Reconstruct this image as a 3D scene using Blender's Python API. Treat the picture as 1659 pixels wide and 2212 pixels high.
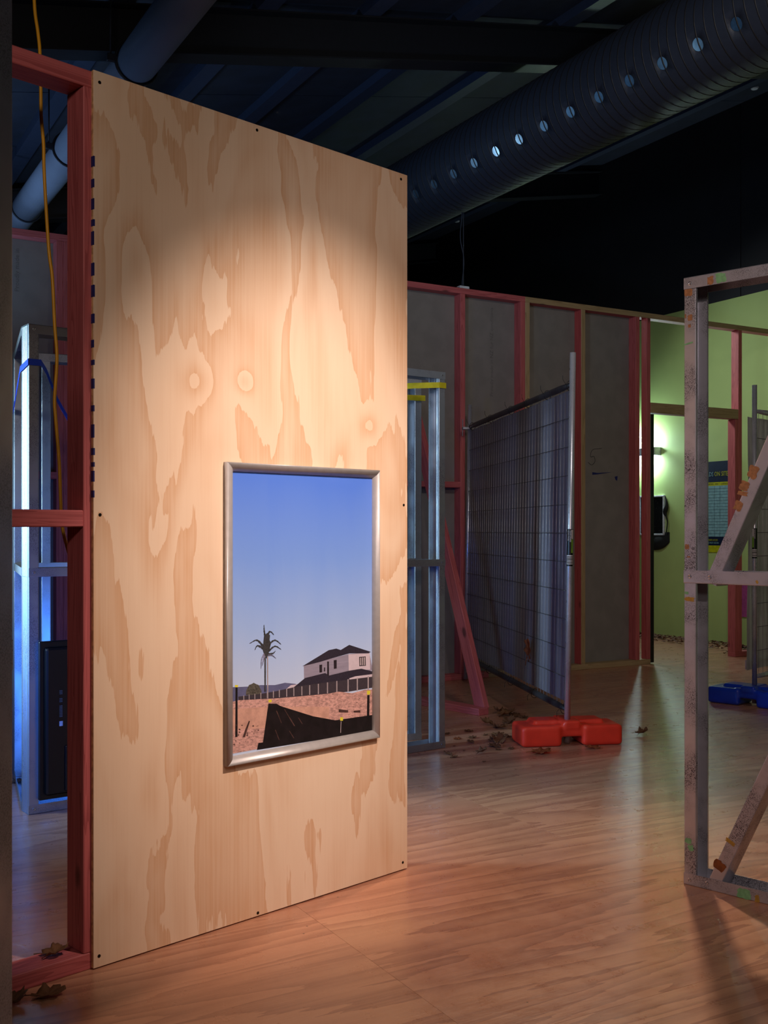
import bpy, bmesh, math, random
from mathutils import Vector, Matrix, noise
random.seed(7)
S = bpy.context.scene
for o in list(bpy.data.objects): bpy.data.objects.remove(o)
# ------------------------------------------------------------ camera, world, lights
F, CX, HY, CH = 2300.0, 829.5, 1145.0, 1.173      # focal length (px), principal x, horizon row, eye height
cam_d = bpy.data.cameras.new('camera'); cam = bpy.data.objects.new('camera', cam_d); S.collection.objects.link(cam)
cam.location = (0, 0, CH); cam.rotation_euler = (math.pi/2, 0, 0)
cam_d.sensor_fit = 'HORIZONTAL'; cam_d.sensor_width = 24.0; cam_d.lens = 24.0*F/1659
cam_d.shift_y = (HY-1106)/1659; cam_d.clip_start = 0.05; cam_d.clip_end = 100
S.camera = cam
S.view_settings.view_transform = 'Standard'; S.view_settings.look = 'None'
S.view_settings.exposure = 0.0; S.view_settings.gamma = 1.0; S.view_settings.use_curve_mapping = False
W = bpy.data.worlds.new('world'); S.world = W; W.use_nodes = True
W.node_tree.nodes['Background'].inputs[0].default_value = (0.30, 0.42, 0.70, 1)
W.node_tree.nodes['Background'].inputs[1].default_value = 0.0025

def aim(o, target):
    d = Vector(target)-o.location
    o.rotation_euler = d.to_track_quat('-Z', 'Y').to_euler()
def spot(name, loc, target, power, color, size, blend, radius):
    l = bpy.data.lights.new(name, 'SPOT'); l.energy = power; l.color = color
    l.spot_size = math.radians(size); l.spot_blend = blend; l.shadow_soft_size = radius
    o = bpy.data.objects.new(name, l); S.collection.objects.link(o); o.location = loc; aim(o, target); return o
def area(name, loc, target, power, color, sx, sy, spread=180):
    l = bpy.data.lights.new(name, 'AREA'); l.energy = power; l.color = color; l.shape = 'RECTANGLE'; l.size = sx; l.size_y = sy
    l.spread = math.radians(spread)
    o = bpy.data.objects.new(name, l); S.collection.objects.link(o); o.location = loc; aim(o, target); return o
def point(name, loc, power, color, radius):
    l = bpy.data.lights.new(name, 'POINT'); l.energy = power; l.color = color; l.shadow_soft_size = radius
    o = bpy.data.objects.new(name, l); S.collection.objects.link(o); o.location = loc; return o

WARM = (1.0, 0.72, 0.50)
spot('plywood_spotlight', (1.42, 1.78, 3.45), (-0.24, 3.36, 1.06), 570, (1.0, 0.79, 0.68), 36, 1.0, 0.008)
area('front_fill', (-0.25, -1.3, 3.0), (-0.5, 3.2, 2.1), 9, (1.0, 0.86, 0.76), 0.7, 0.5, 90)  # added soft fill from near the camera, lifts the plywood top and timber
spot('room_spotlight', (0.39, 0.77, 2.75), (1.10, 4.5, 0.8), 88, (1.0, 0.80, 0.73), 76, 0.9, 0.035)
spot('floor_spotlight', (1.42, 5.6, 3.7), (0.50, 2.95, 0.0), 300, (1.0, 0.76, 0.54), 54, 1.0, 0.08)
area('far_wall_fill', (1.2, 4.0, 3.6), (1.6, 8.5, 1.6), 11, (1.0, 0.93, 0.88), 0.5, 0.5, 120)  # added neutral fill for the far stud wall, no known fitting
area('back_room_fill', (1.7, 10.4, 3.5), (4.2, 9.6, 1.1), 13, (0.90, 0.98, 0.98), 0.5, 0.5, 130)  # added unseen light that brightens the green wall
area('cyan_lamp', (-3.0, 3.9, 1.7), (-1.4, 4.4, 1.2), 26, (0.48, 0.80, 1.0), 0.5, 0.9, 60)
area('blue_lamp', (-1.95, 3.35, 0.75), (-1.3, 4.5, 0.6), 8, (0.04, 0.20, 1.0), 0.25, 0.35, 90)
area('blue_fill', (-3.45, 7.3, 2.5), (-2.4, 7.7, 3.8), 13, (0.42, 0.66, 1.0), 0.4, 0.4, 150)  # added unseen blue light for the pipe beyond the stud wall, no projector there
area('blue_fill_low', (-2.75, 6.1, 2.3), (-2.2, 6.6, 3.9), 3.5, (0.35, 0.62, 1.0), 0.4, 0.4, 120)  # second added blue fill, on the near pipe and ceiling
area('cool_uplight', (-0.55, 4.25, 1.9), (0.5, 7.2, 3.2), 5, (0.55, 0.76, 1.0), 0.3, 0.3, 80)

# ------------------------------------------------------------ helpers
TH = math.radians(29.54)
def G(t, r, z=0.0):      # room grid: t along the stud wall, r away from the camera
    return Vector((t*math.cos(TH)-r*math.sin(TH), t*math.sin(TH)+r*math.cos(TH), z))
def floor_pt(px, py):
    d = F*CH/(py-HY); return Vector(((px-CX)/F*d, d, 0))
def at(px, py, d): return Vector(((px-CX)/F*d, d, CH-(py-HY)/F*d))
def t_at(px, r):
    q = (px-CX)/F; return r*(math.sin(TH)+q*math.cos(TH))/(math.cos(TH)-q*math.sin(TH))
def r_at(px, t):
    q = (px-CX)/F; return t*(math.cos(TH)-q*math.sin(TH))/(math.sin(TH)+q*math.cos(TH))
def z_at(py, P): return CH+(HY-py)/F*P.y

def link(o, parent=None):
    S.collection.objects.link(o)
    if parent is not None: o.parent = parent
    return o
def tag(o, label=None, cat=None, group=None, kind=None):
    if label: o['label'] = label
    if cat: o['category'] = cat
    if group: o['group'] = group
    if kind: o['kind'] = kind
    return o
def thing(name, label, cat, loc=(0, 0, 0), rotz=0.0, group=None):
    o = bpy.data.objects.new(name, None); o.location = loc; o.rotation_euler = (0, 0, rotz); o.empty_display_size = 0.1
    link(o); return tag(o, label, cat, group)
def mesh_obj(name, me, mat, parent=None):
    o = bpy.data.objects.new(name, me)
    if mat is not None and not me.materials:
        for m in (mat if isinstance(mat, (list, tuple)) else [mat]): me.materials.append(m)
    return link(o, parent)
def from_bm(name, bm, mat, parent=None, smooth=False):
    me = bpy.data.meshes.new(name); bmesh.ops.recalc_face_normals(bm, faces=bm.faces); bm.to_mesh(me); bm.free()
    if smooth:
        for p in me.polygons: p.use_smooth = True
    return mesh_obj(name, me, mat, parent)
def from_data(name, vs, fs, mat, parent=None, smooth=False, mi=None):
    me = bpy.data.meshes.new(name); me.from_pydata([tuple(v) for v in vs], [], fs); me.update()
    if smooth:
        for p in me.polygons: p.use_smooth = True
    o = mesh_obj(name, me, mat, parent)
    if mi:
        for p, i in zip(me.polygons, mi): p.material_index = i
    return o
def bm_box(bm, lo, hi, bevel=0.0, seg=1):
    lo = Vector(lo); hi = Vector(hi); c = (lo+hi)/2; d = hi-lo
    r = bmesh.ops.create_cube(bm, size=1.0, matrix=Matrix.Translation(c) @ Matrix.Diagonal((d.x, d.y, d.z, 1)))
    if bevel > 0:
        es = list({e for v in r['verts'] for e in v.link_edges})
        bmesh.ops.bevel(bm, geom=es, offset=bevel, segments=seg, affect='EDGES', profile=0.5)
def box(name, lo, hi, mat, parent=None, bevel=0.0, seg=1, smooth=False):
    bm = bmesh.new(); bm_box(bm, lo, hi, bevel, seg); return from_bm(name, bm, mat, parent, smooth)
def basis(p0, Z, X):
    Z = Vector(Z).normalized(); X = Vector(X); X = (X-Z*X.dot(Z)).normalized(); Y = Z.cross(X)
    m = Matrix.Identity(4)
    for i in range(3): m[i][0] = X[i]; m[i][1] = Y[i]; m[i][2] = Z[i]; m[i][3] = p0[i]
    return m
def timber(parent, name, p0, Z, X, L, w, d, mat, bevel=0.0025):
    """sawn timber: section 0..w (X) by 0..d (Y = Z x X), length L along Z"""
    o = box(name, (0, 0, 0), (w, d, L), mat, parent, bevel); o.matrix_local = basis(p0, Z, X); return o
def rounded(pts, rad=0.003, seg=3):
    out = [Vector(pts[0])]
    for a, b, c in zip(pts, pts[1:], pts[2:]):
        a, b, c = Vector(a), Vector(b), Vector(c); u = (a-b).normalized(); v = (c-b).normalized()
        r = min(rad, (a-b).length*0.45, (c-b).length*0.45)
        for k in range(seg+1):
            s = k/seg; out.append(((1-s)**2)*(b+u*r)+2*s*(1-s)*b+(s**2)*(b+v*r))
    out.append(Vector(pts[-1])); return out
def profile_bar(parent, name, p0, Z, X, L, pts, mat, thick=0.0016, cut=0.0):
    pts = rounded(pts); n = len(pts)
    vs = [(p.x, p.y, 0) for p in pts]+[(p.x, p.y, L) for p in pts]
    fs = [(i, i+1, n+i+1, n+i) for i in range(n-1)]
    o = from_data(name, vs, fs, mat, parent, smooth=False); o.matrix_local = basis(p0, Z, X)
    m = o.modifiers.new('sheet', 'SOLIDIFY'); m.thickness = thick; m.offset = 0.0
    return o
def c_pts(w=0.041, d=0.089, lip=0.010, ribs=True, flip=False):
    web = [(0, 0)]
    if ribs:
        for y in (0.022, 0.037, 0.052, 0.067):
            web += [(0, y-0.005), (0.0035, y-0.002), (0.0035, y+0.002), (0, y+0.005)]
    web += [(0, d)]
    p = [(w, lip), (w, 0)]+web+[(w, d), (w, d-lip)]
    if flip: p = [(w-x, y) for x, y in p]
    return p
def u_pts(d=0.093, h=0.038): return [(0, h), (0, 0), (d, 0), (d, h)]
def tube_mesh(name, pts, rad, seg=8, closed=False, cap=True):
    pts = [Vector(p) for p in pts]; n = len(pts); vs = []; fs = []
    up = Vector((0.13, 0.21, 0.97))
    for i, p in enumerate(pts):
        a = pts[i-1] if i else (pts[-1] if closed else p); b = pts[(i+1) % n] if (i < n-1 or closed) else p
        T = (b-a).normalized()
        s = T.cross(up)
        if s.length < 0.05: s = T.cross(Vector((1, 0, 0)))
        s.normalize(); q = T.cross(s); r = rad[i] if isinstance(rad, (list, tuple)) else rad
        for k in range(seg):
            w = 2*math.pi*k/seg; vs.append(p+(s*math.cos(w)+q*math.sin(w))*r)
    m = n if closed else n-1
    for i in range(m):
        j = (i+1) % n
        for k in range(seg):
            l = (k+1) % seg; fs.append((i*seg+k, i*seg+l, j*seg+l, j*seg+k))
    if cap and not closed:
        fs.append(tuple(range(seg-1, -1, -1))); fs.append(tuple((n-1)*seg+k for k in range(seg)))
    me = bpy.data.meshes.new(name); me.from_pydata([tuple(v) for v in vs], [], fs); me.update()
    for p in me.polygons: p.use_smooth = len(p.vertices) == 4
    return me
def tube(name, pts, rad, mat, parent=None, seg=8, closed=False): return mesh_obj(name, tube_mesh(name, pts, rad, seg, closed), mat, parent)
def spline(pts, n=8):
    P = [Vector(p) for p in pts]; P = [P[0]*2-P[1]]+P+[P[-1]*2-P[-2]]; out = []
    for i in range(1, len(P)-2):
        for k in range(n):
            t = k/n; a, b, c, d = P[i-1:i+3]
            out.append(0.5*((2*b)+(c-a)*t+(2*a-5*b+4*c-d)*t*t+(3*b-a-3*c+d)*t**3))
    out.append(P[-2]); return out
def disc_bm(bm, r, h, seg=16, r2=None, z0=0.0):
    bmesh.ops.create_cone(bm, cap_ends=True, segments=seg, radius1=r, radius2=r if r2 is None else r2, depth=h, matrix=Matrix.Translation((0, 0, z0+h/2)))
def text_obj(name, body, size, mat, parent, loc, X, Y, align='LEFT', extrude=0.0002, squeeze=1.0):
    c = bpy.data.curves.new(name, 'FONT'); c.body = body; c.size = size; c.extrude = extrude; c.align_x = align; c.resolution_u = 2
    tmp = bpy.data.objects.new('tmp', c); S.collection.objects.link(tmp)
    dg = bpy.context.evaluated_depsgraph_get(); dg.update()
    me = bpy.data.meshes.new_from_object(tmp.evaluated_get(dg)); bpy.data.objects.remove(tmp)
    me.materials.clear(); me.name = name
    for v in me.vertices: v.co.x *= squeeze
    o = mesh_obj(name, me, mat, parent)
    X = Vector(X).normalized(); Y = Vector(Y).normalized(); Z = X.cross(Y); m = Matrix.Identity(4)
    for i in range(3): m[i][0] = X[i]; m[i][1] = Y[i]; m[i][2] = Z[i]; m[i][3] = loc[i]
    o.matrix_local = m; return o

# ------------------------------------------------------------ materials
def lin(c):
    return tuple(((x/255)/12.92 if x/255 <= 0.04045 else ((x/255+0.055)/1.055)**2.4) for x in c)+(1.0,)
class NT:
    def __init__(s, name):
        s.m = bpy.data.materials.new(name); s.m.use_nodes = True; s.t = s.m.node_tree
        s.b = s.t.nodes['Principled BSDF']; s.out = s.t.nodes['Material Output']
    def n(s, kind, **kw):
        x = s.t.nodes.new(kind)
        for k, v in kw.items():
            if k.startswith('i_'):
                key = k[2:]; key = int(key) if key.isdigit() else key.replace('_', ' '); s.put(x.inputs[key], v)
            else: setattr(x, k, v)
        return x
    def put(s, sock, v):
        if isinstance(v, bpy.types.NodeSocket): s.t.links.new(v, sock)
        else: sock.default_value = v
    def math(s, op, a, b=0.0, c=0.0, clamp=False):
        x = s.t.nodes.new('ShaderNodeMath'); x.operation = op; x.use_clamp = clamp
        for i, v in enumerate((a, b, c)): s.put(x.inputs[i], v)
        return x.outputs[0]
    def smooth(s, v, lo, hi, a=0.0, b=1.0):
        x = s.n('ShaderNodeMapRange', interpolation_type='SMOOTHSTEP'); s.put(x.inputs[0], v)
        for i, q in zip((1, 2, 3, 4), (lo, hi, a, b)): s.put(x.inputs[i], q)
        return x.outputs[0]
    def coord(s, scale=(1, 1, 1), random_shift=False):
        tc = s.n('ShaderNodeTexCoord').outputs['Object']
        if random_shift:
            oi = s.n('ShaderNodeObjectInfo').outputs['Random']; k = s.math('MULTIPLY', oi, 37.0)
            cb = s.n('ShaderNodeCombineXYZ', i_0=k, i_1=k, i_2=k).outputs[0]
            tc = s.n('ShaderNodeVectorMath', operation='ADD', i_0=tc, i_1=cb).outputs[0]
        return s.n('ShaderNodeVectorMath', operation='MULTIPLY', i_0=tc, i_1=scale).outputs[0]
    def noise(s, vec, scale=1.0, detail=4.0, rough=0.5, dist=0.0):
        x = s.n('ShaderNodeTexNoise', i_Vector=vec, i_Scale=scale, i_Detail=detail, i_Roughness=rough, i_Distortion=dist); return x.outputs[0]
    def mix(s, f, a, b, mode='MIX'):
        x = s.n('ShaderNodeMix', data_type='RGBA', blend_type=mode); s.put(x.inputs[0], f); s.put(x.inputs[6], a); s.put(x.inputs[7], b); return x.outputs[2]
    def bump(s, h, strength=0.3, dist=0.002):
        x = s.n('ShaderNodeBump', i_Height=h, i_Strength=strength, i_Distance=dist); s.put(s.b.inputs['Normal'], x.outputs[0])
    def set(s, color=None, rough=None, metal=None, coat=None, spec=None):
        for k, v in (('Base Color', color), ('Roughness', rough), ('Metallic', metal), ('Coat Weight', coat), ('Specular IOR Level', spec)):
            if v is not None: s.put(s.b.inputs[k], v)
        return s.m
def plain(name, rgb, rough=0.5, metal=0.0, vary=0.12, scale=30.0, bump=0.0, coat=None, spec=None):
    t = NT(name); c = lin(rgb); n = t.noise(t.coord((1, 1, 1)), scale, 4)
    dark = tuple(x*(1-vary) for x in c[:3])+(1,); lite = tuple(min(1, x*(1+vary)) for x in c[:3])+(1,)
    col = t.mix(t.smooth(n, 0.35, 0.65), dark, lite)
    if bump: t.bump(n, bump, 0.002)
    return t.set(col, rough, metal, coat, spec)
def emit(name, rgb, strength):
    t = NT(name); t.set((0, 0, 0, 1), 0.5); t.b.inputs['Emission Color'].default_value = lin(rgb); t.b.inputs['Emission Strength'].default_value = strength; return t.m

def wood(name, rgb, dark, knots=True, front=None):
    """sawn framing timber, grain along local Z"""
    t = NT(name); v = t.coord((1, 1, 1), True)
    ring = t.noise(t.n('ShaderNodeVectorMath', operation='MULTIPLY', i_0=v, i_1=(26, 26, 0.9)).outputs[0], 1.0, 2, 0.5, 0.8)
    band = t.math('FRACT', t.math('MULTIPLY', ring, 9.0))
    fine = t.noise(t.n('ShaderNodeVectorMath', operation='MULTIPLY', i_0=v, i_1=(300, 300, 8)).outputs[0], 1.0, 3)
    f = t.math('ADD', t.math('MULTIPLY', t.smooth(band, 0.35, 1.0), 0.55), t.math('MULTIPLY', fine, 0.35))
    if front is not None:        # the dyed timber has an undyed planed face on the local -Y side
        g = t.n('ShaderNodeNewGeometry').outputs['Normal']
        loc = t.n('ShaderNodeVectorTransform', vector_type='NORMAL', convert_from='WORLD', convert_to='OBJECT', i_0=g).outputs[0]
        ny = t.n('ShaderNodeSeparateXYZ', i_0=loc).outputs[1]
        base = t.mix(t.math('LESS_THAN', ny, -0.7), lin(rgb), lin(front[0])); dk = t.mix(t.math('LESS_THAN', ny, -0.7), lin(dark), lin(front[1]))
    else: base, dk = lin(rgb), lin(dark)
    col = t.mix(t.math('MINIMUM', f, 0.8), base, dk)
    if knots:
        vo = t.n('ShaderNodeTexVoronoi', feature='F1', i_Vector=t.n('ShaderNodeVectorMath', operation='MULTIPLY', i_0=v, i_1=(5.0, 5.0, 2.2)).outputs[0], i_Scale=1.0)
        k = t.smooth(vo.outputs['Distance'], 0.05, 0.12, 1.0, 0.0)
        col = t.mix(t.math('MULTIPLY', k, 0.75), col, (0.035, 0.012, 0.008, 1))
    t.bump(fine, 0.25, 0.001)
    return t.set(col, 0.62)

def veneer(name, light, mid, dark, axis, rings, stretch, rough, coat, knots=(), shift=False, fine_amt=0.16, scuff=False):
    """plywood face veneer. axis: 'z' grain along local Z (width x), 'x' grain along local X (width y)"""
    t = NT(name); tc = t.coord((1, 1, 1), shift); sp = t.n('ShaderNodeSeparateXYZ', i_0=tc).outputs
    a, g = (sp[0], sp[2]) if axis == 'z' else (sp[1], sp[0])
    def vec(sa, sg, off=0.0): return t.n('ShaderNodeCombineXYZ', i_0=t.math('MULTIPLY', a, sa), i_1=t.math('MULTIPLY', g, sg), i_2=off).outputs[0]
    jag = t.noise(vec(55, 3.2), 1.0, 3, 0.6)
    big = t.noise(vec(stretch[0], stretch[1], 3.7), 1.0, 3.0, 0.45, 0.55)
    fld = t.math('ADD', big, t.math('MULTIPLY', t.math('SUBTRACT', jag, 0.5), 0.085))
    for (kx, kz, rx, rz, amp) in knots:
        dx = t.math('DIVIDE', t.math('SUBTRACT', a, kx), rx); dz = t.math('DIVIDE', t.math('SUBTRACT', g, kz), rz)
        d2 = t.math('ADD', t.math('MULTIPLY', dx, dx), t.math('MULTIPLY', dz, dz))
        fld = t.math('ADD', fld, t.math('MULTIPLY', t.math('EXPONENT', t.math('MULTIPLY', d2, -1.0)), amp))
    s = t.math('FRACT', t.math('MULTIPLY', fld, rings))
    edge = t.math('POWER', s, 1.7)                                   # crisp latewood edge, fading back
    edge = t.math('MULTIPLY', edge, t.smooth(s, 0.985, 1.0, 1.0, 0.0))
    streak = t.noise(vec(120, 1.6), 1.0, 3, 0.6); fine = t.noise(vec(520, 9), 1.0, 2, 0.5); tone = t.noise(vec(2.0, 0.8, 9.1), 1.0, 2)
    edge = t.math('MULTIPLY', edge, t.smooth(streak, 0.25, 0.7, 0.55, 1.0))
    col = t.mix(t.smooth(tone, 0.35, 0.68), lin(light), lin(mid))
    col = t.mix(t.math('MULTIPLY', edge, 0.85), col, lin(dark))
    col = t.mix(t.smooth(streak, 0.5, 0.9, 0.0, fine_amt), col, lin(dark))
    col = t.mix(t.smooth(fine, 0.55, 0.85, 0.0, 0.12), col, tuple(x*0.72 for x in lin(dark)[:3])+(1,))
    if scuff:
        sc = t.noise(t.coord((1, 1, 1)), 9.0, 6, 0.7)
        wv = t.n('ShaderNodeVectorMath', operation='MULTIPLY', i_0=t.coord(), i_1=(14, 120, 1)).outputs[0]
        scr = t.noise(wv, 1.0, 4, 0.8, 1.5)
        spk = t.n('ShaderNodeTexVoronoi', feature='F1', i_Vector=t.coord(), i_Scale=9.0).outputs['Distance']
        col = t.mix(t.smooth(spk, 0.02, 0.035, 0.75, 0.0), col, (0.03, 0.02, 0.015, 1))
        col = t.mix(t.smooth(scr, 0.70, 0.74, 0.0, 0.35), col, (0.10, 0.06, 0.04, 1))
        t.set(rough=t.smooth(sc, 0.3, 0.75, rough-0.05, rough+0.16))
        t.bump(t.math('ADD', t.math('MULTIPLY', streak, 0.4), scr), 0.18, 0.004)
        t.set(col, None, 0.0, coat); t.b.inputs['Coat Roughness'].default_value = 0.25
        return t.m
    t.bump(streak, 0.08, 0.001)
    return t.set(col, rough, 0.0, coat, 0.3)

def steel(name, base, speck, rough=0.42, metal=0.75):
    t = NT(name); c = t.coord((1, 1, 1), True)
    n = t.noise(c, 420.0, 3, 0.6); m = t.noise(c, 7.0, 3)
    patch = t.smooth(m, 0.42, 0.62)
    f = t.math('MULTIPLY', t.smooth(n, 0.50, 0.58), patch)
    col = t.mix(f, lin(base), lin(speck)); col = t.mix(t.smooth(m, 0.3, 0.7, 0.0, 0.22), col, lin(speck))
    t.bump(n, 0.12, 0.0006)
    return t.set(col, t.smooth(m, 0.3, 0.7, rough-0.06, rough+0.08), metal)

M = {}
M['pink'] = wood('pink_treated_timber', (198, 102, 102), (148, 62, 64))
M['pink_pale'] = wood('pink_timber_undyed_face', (195, 88, 88), (150, 58, 60), True, ((178, 152, 112), (140, 112, 76)))
M['pale'] = wood('pale_timber', (182, 156, 116), (140, 112, 76))
M['ply'] = veneer('plywood_face', (240, 212, 184), (236, 203, 172), (214, 164, 122), 'z', 4.2, (4.2, 1.25), 0.55, 0.0,
                  knots=((0.335, 1.60, 0.055, 0.06, 0.30), (0.27, 1.57, 0.22, 0.26, 0.22), (0.50, 1.615, 0.035, 0.035, 0.26), (1.02, 1.52, 0.05, 0.05, 0.28), (1.08, 1.72, 0.10, 0.30, 0.18), (0.12, 1.92, 0.10, 0.14, 0.22)))
M['ply_edge'] = plain('plywood_edge', (205, 160, 110), 0.7, vary=0.25, scale=60)
M['floor'] = veneer('plywood_floor_sheet', (192, 134, 106), (200, 146, 114), (146, 92, 72), 'x', 9.0, (4.2, 0.42), 0.30, 0.35, shift=True, scuff=True)
M['sub'] = plain('subfloor', (40, 32, 28), 0.9)
M['steel'] = steel('galvanised_steel', (176, 178, 184), (120, 120, 126))
M['steel_warm'] = steel('weathered_galvanised_steel', (198, 198, 210), (70, 66, 70), 0.46, 0.7)
M['steel_inner'] = steel('galvanised_pipe', (196, 194, 200), (150, 148, 154), 0.30, 0.6)
M['board'] = plain('plasterboard', (128, 122, 116), 0.85, vary=0.06, scale=8)
M['green'] = plain('green_wall_paint', (176, 200, 122), 0.7, vary=0.03, scale=3)
M['black'] = plain('black_wall_paint', (20, 22, 28), 0.75, vary=0.1, scale=4)
M['black_gloss'] = plain('black_plastic', (9, 9, 10), 0.4, vary=0.1)
M['bag'] = plain('black_cloth', (12, 14, 14), 0.8, vary=0.2, scale=20, bump=0.4)
M['ceil'] = plain('dark_ceiling_board', (27, 35, 54), 0.8, vary=0.16, scale=5, bump=0.2)
M['purlin'] = plain('painted_purlin', (44, 54, 78), 0.55, vary=0.06)
M['rafter'] = plain('dark_painted_steel', (20, 23, 30), 0.5, vary=0.08)
M['duct'] = plain('dark_duct_paint', (32, 40, 56), 0.6, 0.0, vary=0.05)
M['duct_seam'] = plain('duct_seam', (12, 13, 18), 0.6)
M['duct_in'] = plain('duct_lining_zinc', (190, 205, 220), 0.35, 0.5, vary=0.1)
M['pipe'] = plain('grey_pipe', (128, 138, 160), 0.35, 0.1, vary=0.06, scale=4)
M['ring'] = plain('dark_clamp', (38, 42, 52), 0.5, 0.5)
M['yellow'] = plain('yellow_cord', (222, 156, 14), 0.45, vary=0.08, scale=12)
M['blue_tape'] = plain('blue_strap', (20, 58, 190), 0.5, vary=0.1)
M['yellow_tape'] = plain('yellow_strap', (176, 160, 18), 0.5, vary=0.1)
M['orange_tape'] = plain('brown_tape_residue', (158, 108, 70), 0.65, vary=0.18, scale=90)
M['green_tape'] = plain('green_masking_tape', (120, 172, 122), 0.7, vary=0.12, scale=90)
M['brown_tape'] = plain('brown_tape', (122, 66, 32), 0.35, vary=0.2, scale=60)
M['gold_tape'] = plain('yellow_tape_residue', (170, 130, 50), 0.6, vary=0.15, scale=70)
M['red_foot'] = plain('orange_red_plastic', (232, 58, 36), 0.38, vary=0.07, scale=10)
M['blue_foot'] = plain('blue_plastic', (16, 52, 168), 0.30, vary=0.1, scale=10)
M['tie'] = plain('black_cable_tie', (10, 10, 11), 0.4)
M['wire'] = plain('fence_wire', (96, 92, 92), 0.4, 0.7)
M['wire_pale'] = plain('bright_fence_wire', (176, 168, 168), 0.4, 0.5)
M['steel_near'] = steel('near_steel', (140, 146, 172), (90, 94, 110), 0.42, 0.4)
M['alu'] = plain('satin_aluminium', (184, 178, 176), 0.38, 0.25, vary=0.04, scale=40)
M['screw'] = plain('dark_screw', (34, 28, 24), 0.4, 0.6)
M['bright_screw'] = plain('bright_rivet', (200, 200, 205), 0.25, 0.9)
M['rail'] = plain('dark_rail', (60, 58, 60), 0.45, 0.4)
M['white'] = plain('white_plastic', (200, 204, 210), 0.5)
M['marker'] = plain('blue_marker_ink', (22, 30, 96), 0.6, vary=0.2)
M['pencil'] = plain('pencil_grey', (52, 50, 50), 0.8)
M['print_grey'] = plain('grey_print', (106, 101, 96), 0.85)
def sheet_mat(name, rgb, trans, bumpy=0.4):
    t = NT(name); v = t.coord((1, 1, 1)); w = t.noise(t.n('ShaderNodeVectorMath', operation='MULTIPLY', i_0=v, i_1=(9, 9, 1.6)).outputs[0], 1.0, 5, 0.6, 0.8)
    t.bump(w, bumpy, 0.03)
    col = t.mix(t.smooth(w, 0.3, 0.7), lin(tuple(x*0.86 for x in rgb)), lin(rgb)); t.set(col, 0.45)
    tr = t.n('ShaderNodeBsdfTranslucent'); t.put(tr.inputs[0], col)
    mx = t.n('ShaderNodeMixShader', i_0=trans); t.t.links.new(t.b.outputs[0], mx.inputs[1]); t.t.links.new(tr.outputs[0], mx.inputs[2])
    t.t.links.new(mx.outputs[0], t.out.inputs['Surface']); return t.m
M['banner'] = sheet_mat('violet_grey_scrim', (146, 136, 146), 0.3, 0.15)
M['banner_pale'] = sheet_mat('pale_scrim', (214, 210, 204), 0.3, 0.7)
def leaf_mat(name, rgb):
    t = NT(name); v = t.coord((1, 1, 1), True); n = t.noise(v, 70, 5, 0.6)
    col = t.mix(t.smooth(n, 0.3, 0.7), lin(tuple(x*0.55 for x in rgb)), lin(rgb)); t.bump(n, 0.5, 0.003); return t.set(col, 0.7)
M['leaf'] = leaf_mat('dry_leaf', (134, 86, 50)); M['leaf_dark'] = leaf_mat('dark_dry_leaf', (124, 80, 50)); M['leaf_orange'] = leaf_mat('orange_dry_leaf', (168, 84, 34))

# ------------------------------------------------------------ room shell
ZC = lambda t: 3.893+0.19*t           # underside of the sloping ceiling boards
T0, T1, R0, R1 = -5.5, 8.48, -4.0, 15.2
fl = thing('floor', None, None, (0, 0, 0), TH); fl['kind'] = 'structure'; fl['label'] = 'clear-coated plywood sheet floor'
box('subfloor', (T0, R0, -0.06), (T1+0.3, R1+0.2, -0.0185), M['sub'], fl)
sheet_me = {}
row = 0; r = 2.0-1.2*5
while r < R1:
    off = 1.4+(0 if row % 2 else 1.2)
    t = off-2.4*4
    while t < T1+0.2:
        a, b, c, d = max(t, T0), min(t+2.4, T1+0.2), max(r, R0), min(r+1.2, R1)
        if b-a > 0.02 and d-c > 0.02:
            key = (round(b-a, 3), round(d-c, 3))
            if key not in sheet_me:
                bm = bmesh.new(); bm_box(bm, (0.0004, 0.0004, -0.018), (b-a-0.0004, d-c-0.0004, 0))
                me = bpy.data.meshes.new('floor_sheet'); bm.to_mesh(me); bm.free(); me.materials.append(M['floor']); sheet_me[key] = me
            o = bpy.data.objects.new('floor_sheet', sheet_me[key]); link(o, fl); o.location = (a, c, 0)
        t += 2.4
    r += 1.2; row += 1
def wall(name, lo, hi, mat, label=None):
    o = box(name, lo, hi, mat); o.rotation_euler = (0, 0, TH); o['kind'] = 'structure'
    if label: o['label'] = label
    return o
wall('wall_right', (T1, R0, 0), (T1+0.12, R1, 3.545), M['green'], 'pale green painted wall behind the stud framing')
wr = wall('wall_right_upper', (T1+0.03, R0, 3.545), (T1+0.12, R1, 5.7), M['black'], 'black upper wall above the green paint')
joints = [R0]+sorted([r_at(px, T1) for px in (1600, 1296, 1057, 962)])+[R1]
for a, b in zip(joints, joints[1:]):
    box('wall_panel', (T1, a+0.004, 3.545), (T1+0.028, b-0.004, 5.7), M['black'], wr, 0.002)
wall('wall_back', (T0, R1, 0), (T1+0.12, R1+0.12, 5.7), M['black'])
wall('wall_left', (T0-0.12, R0, 0), (T0, R1, 3.4), M['black'])
wall('wall_front', (T0, R0-0.12, 0), (T1+0.12, R0, 5.7), M['black'])
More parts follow.
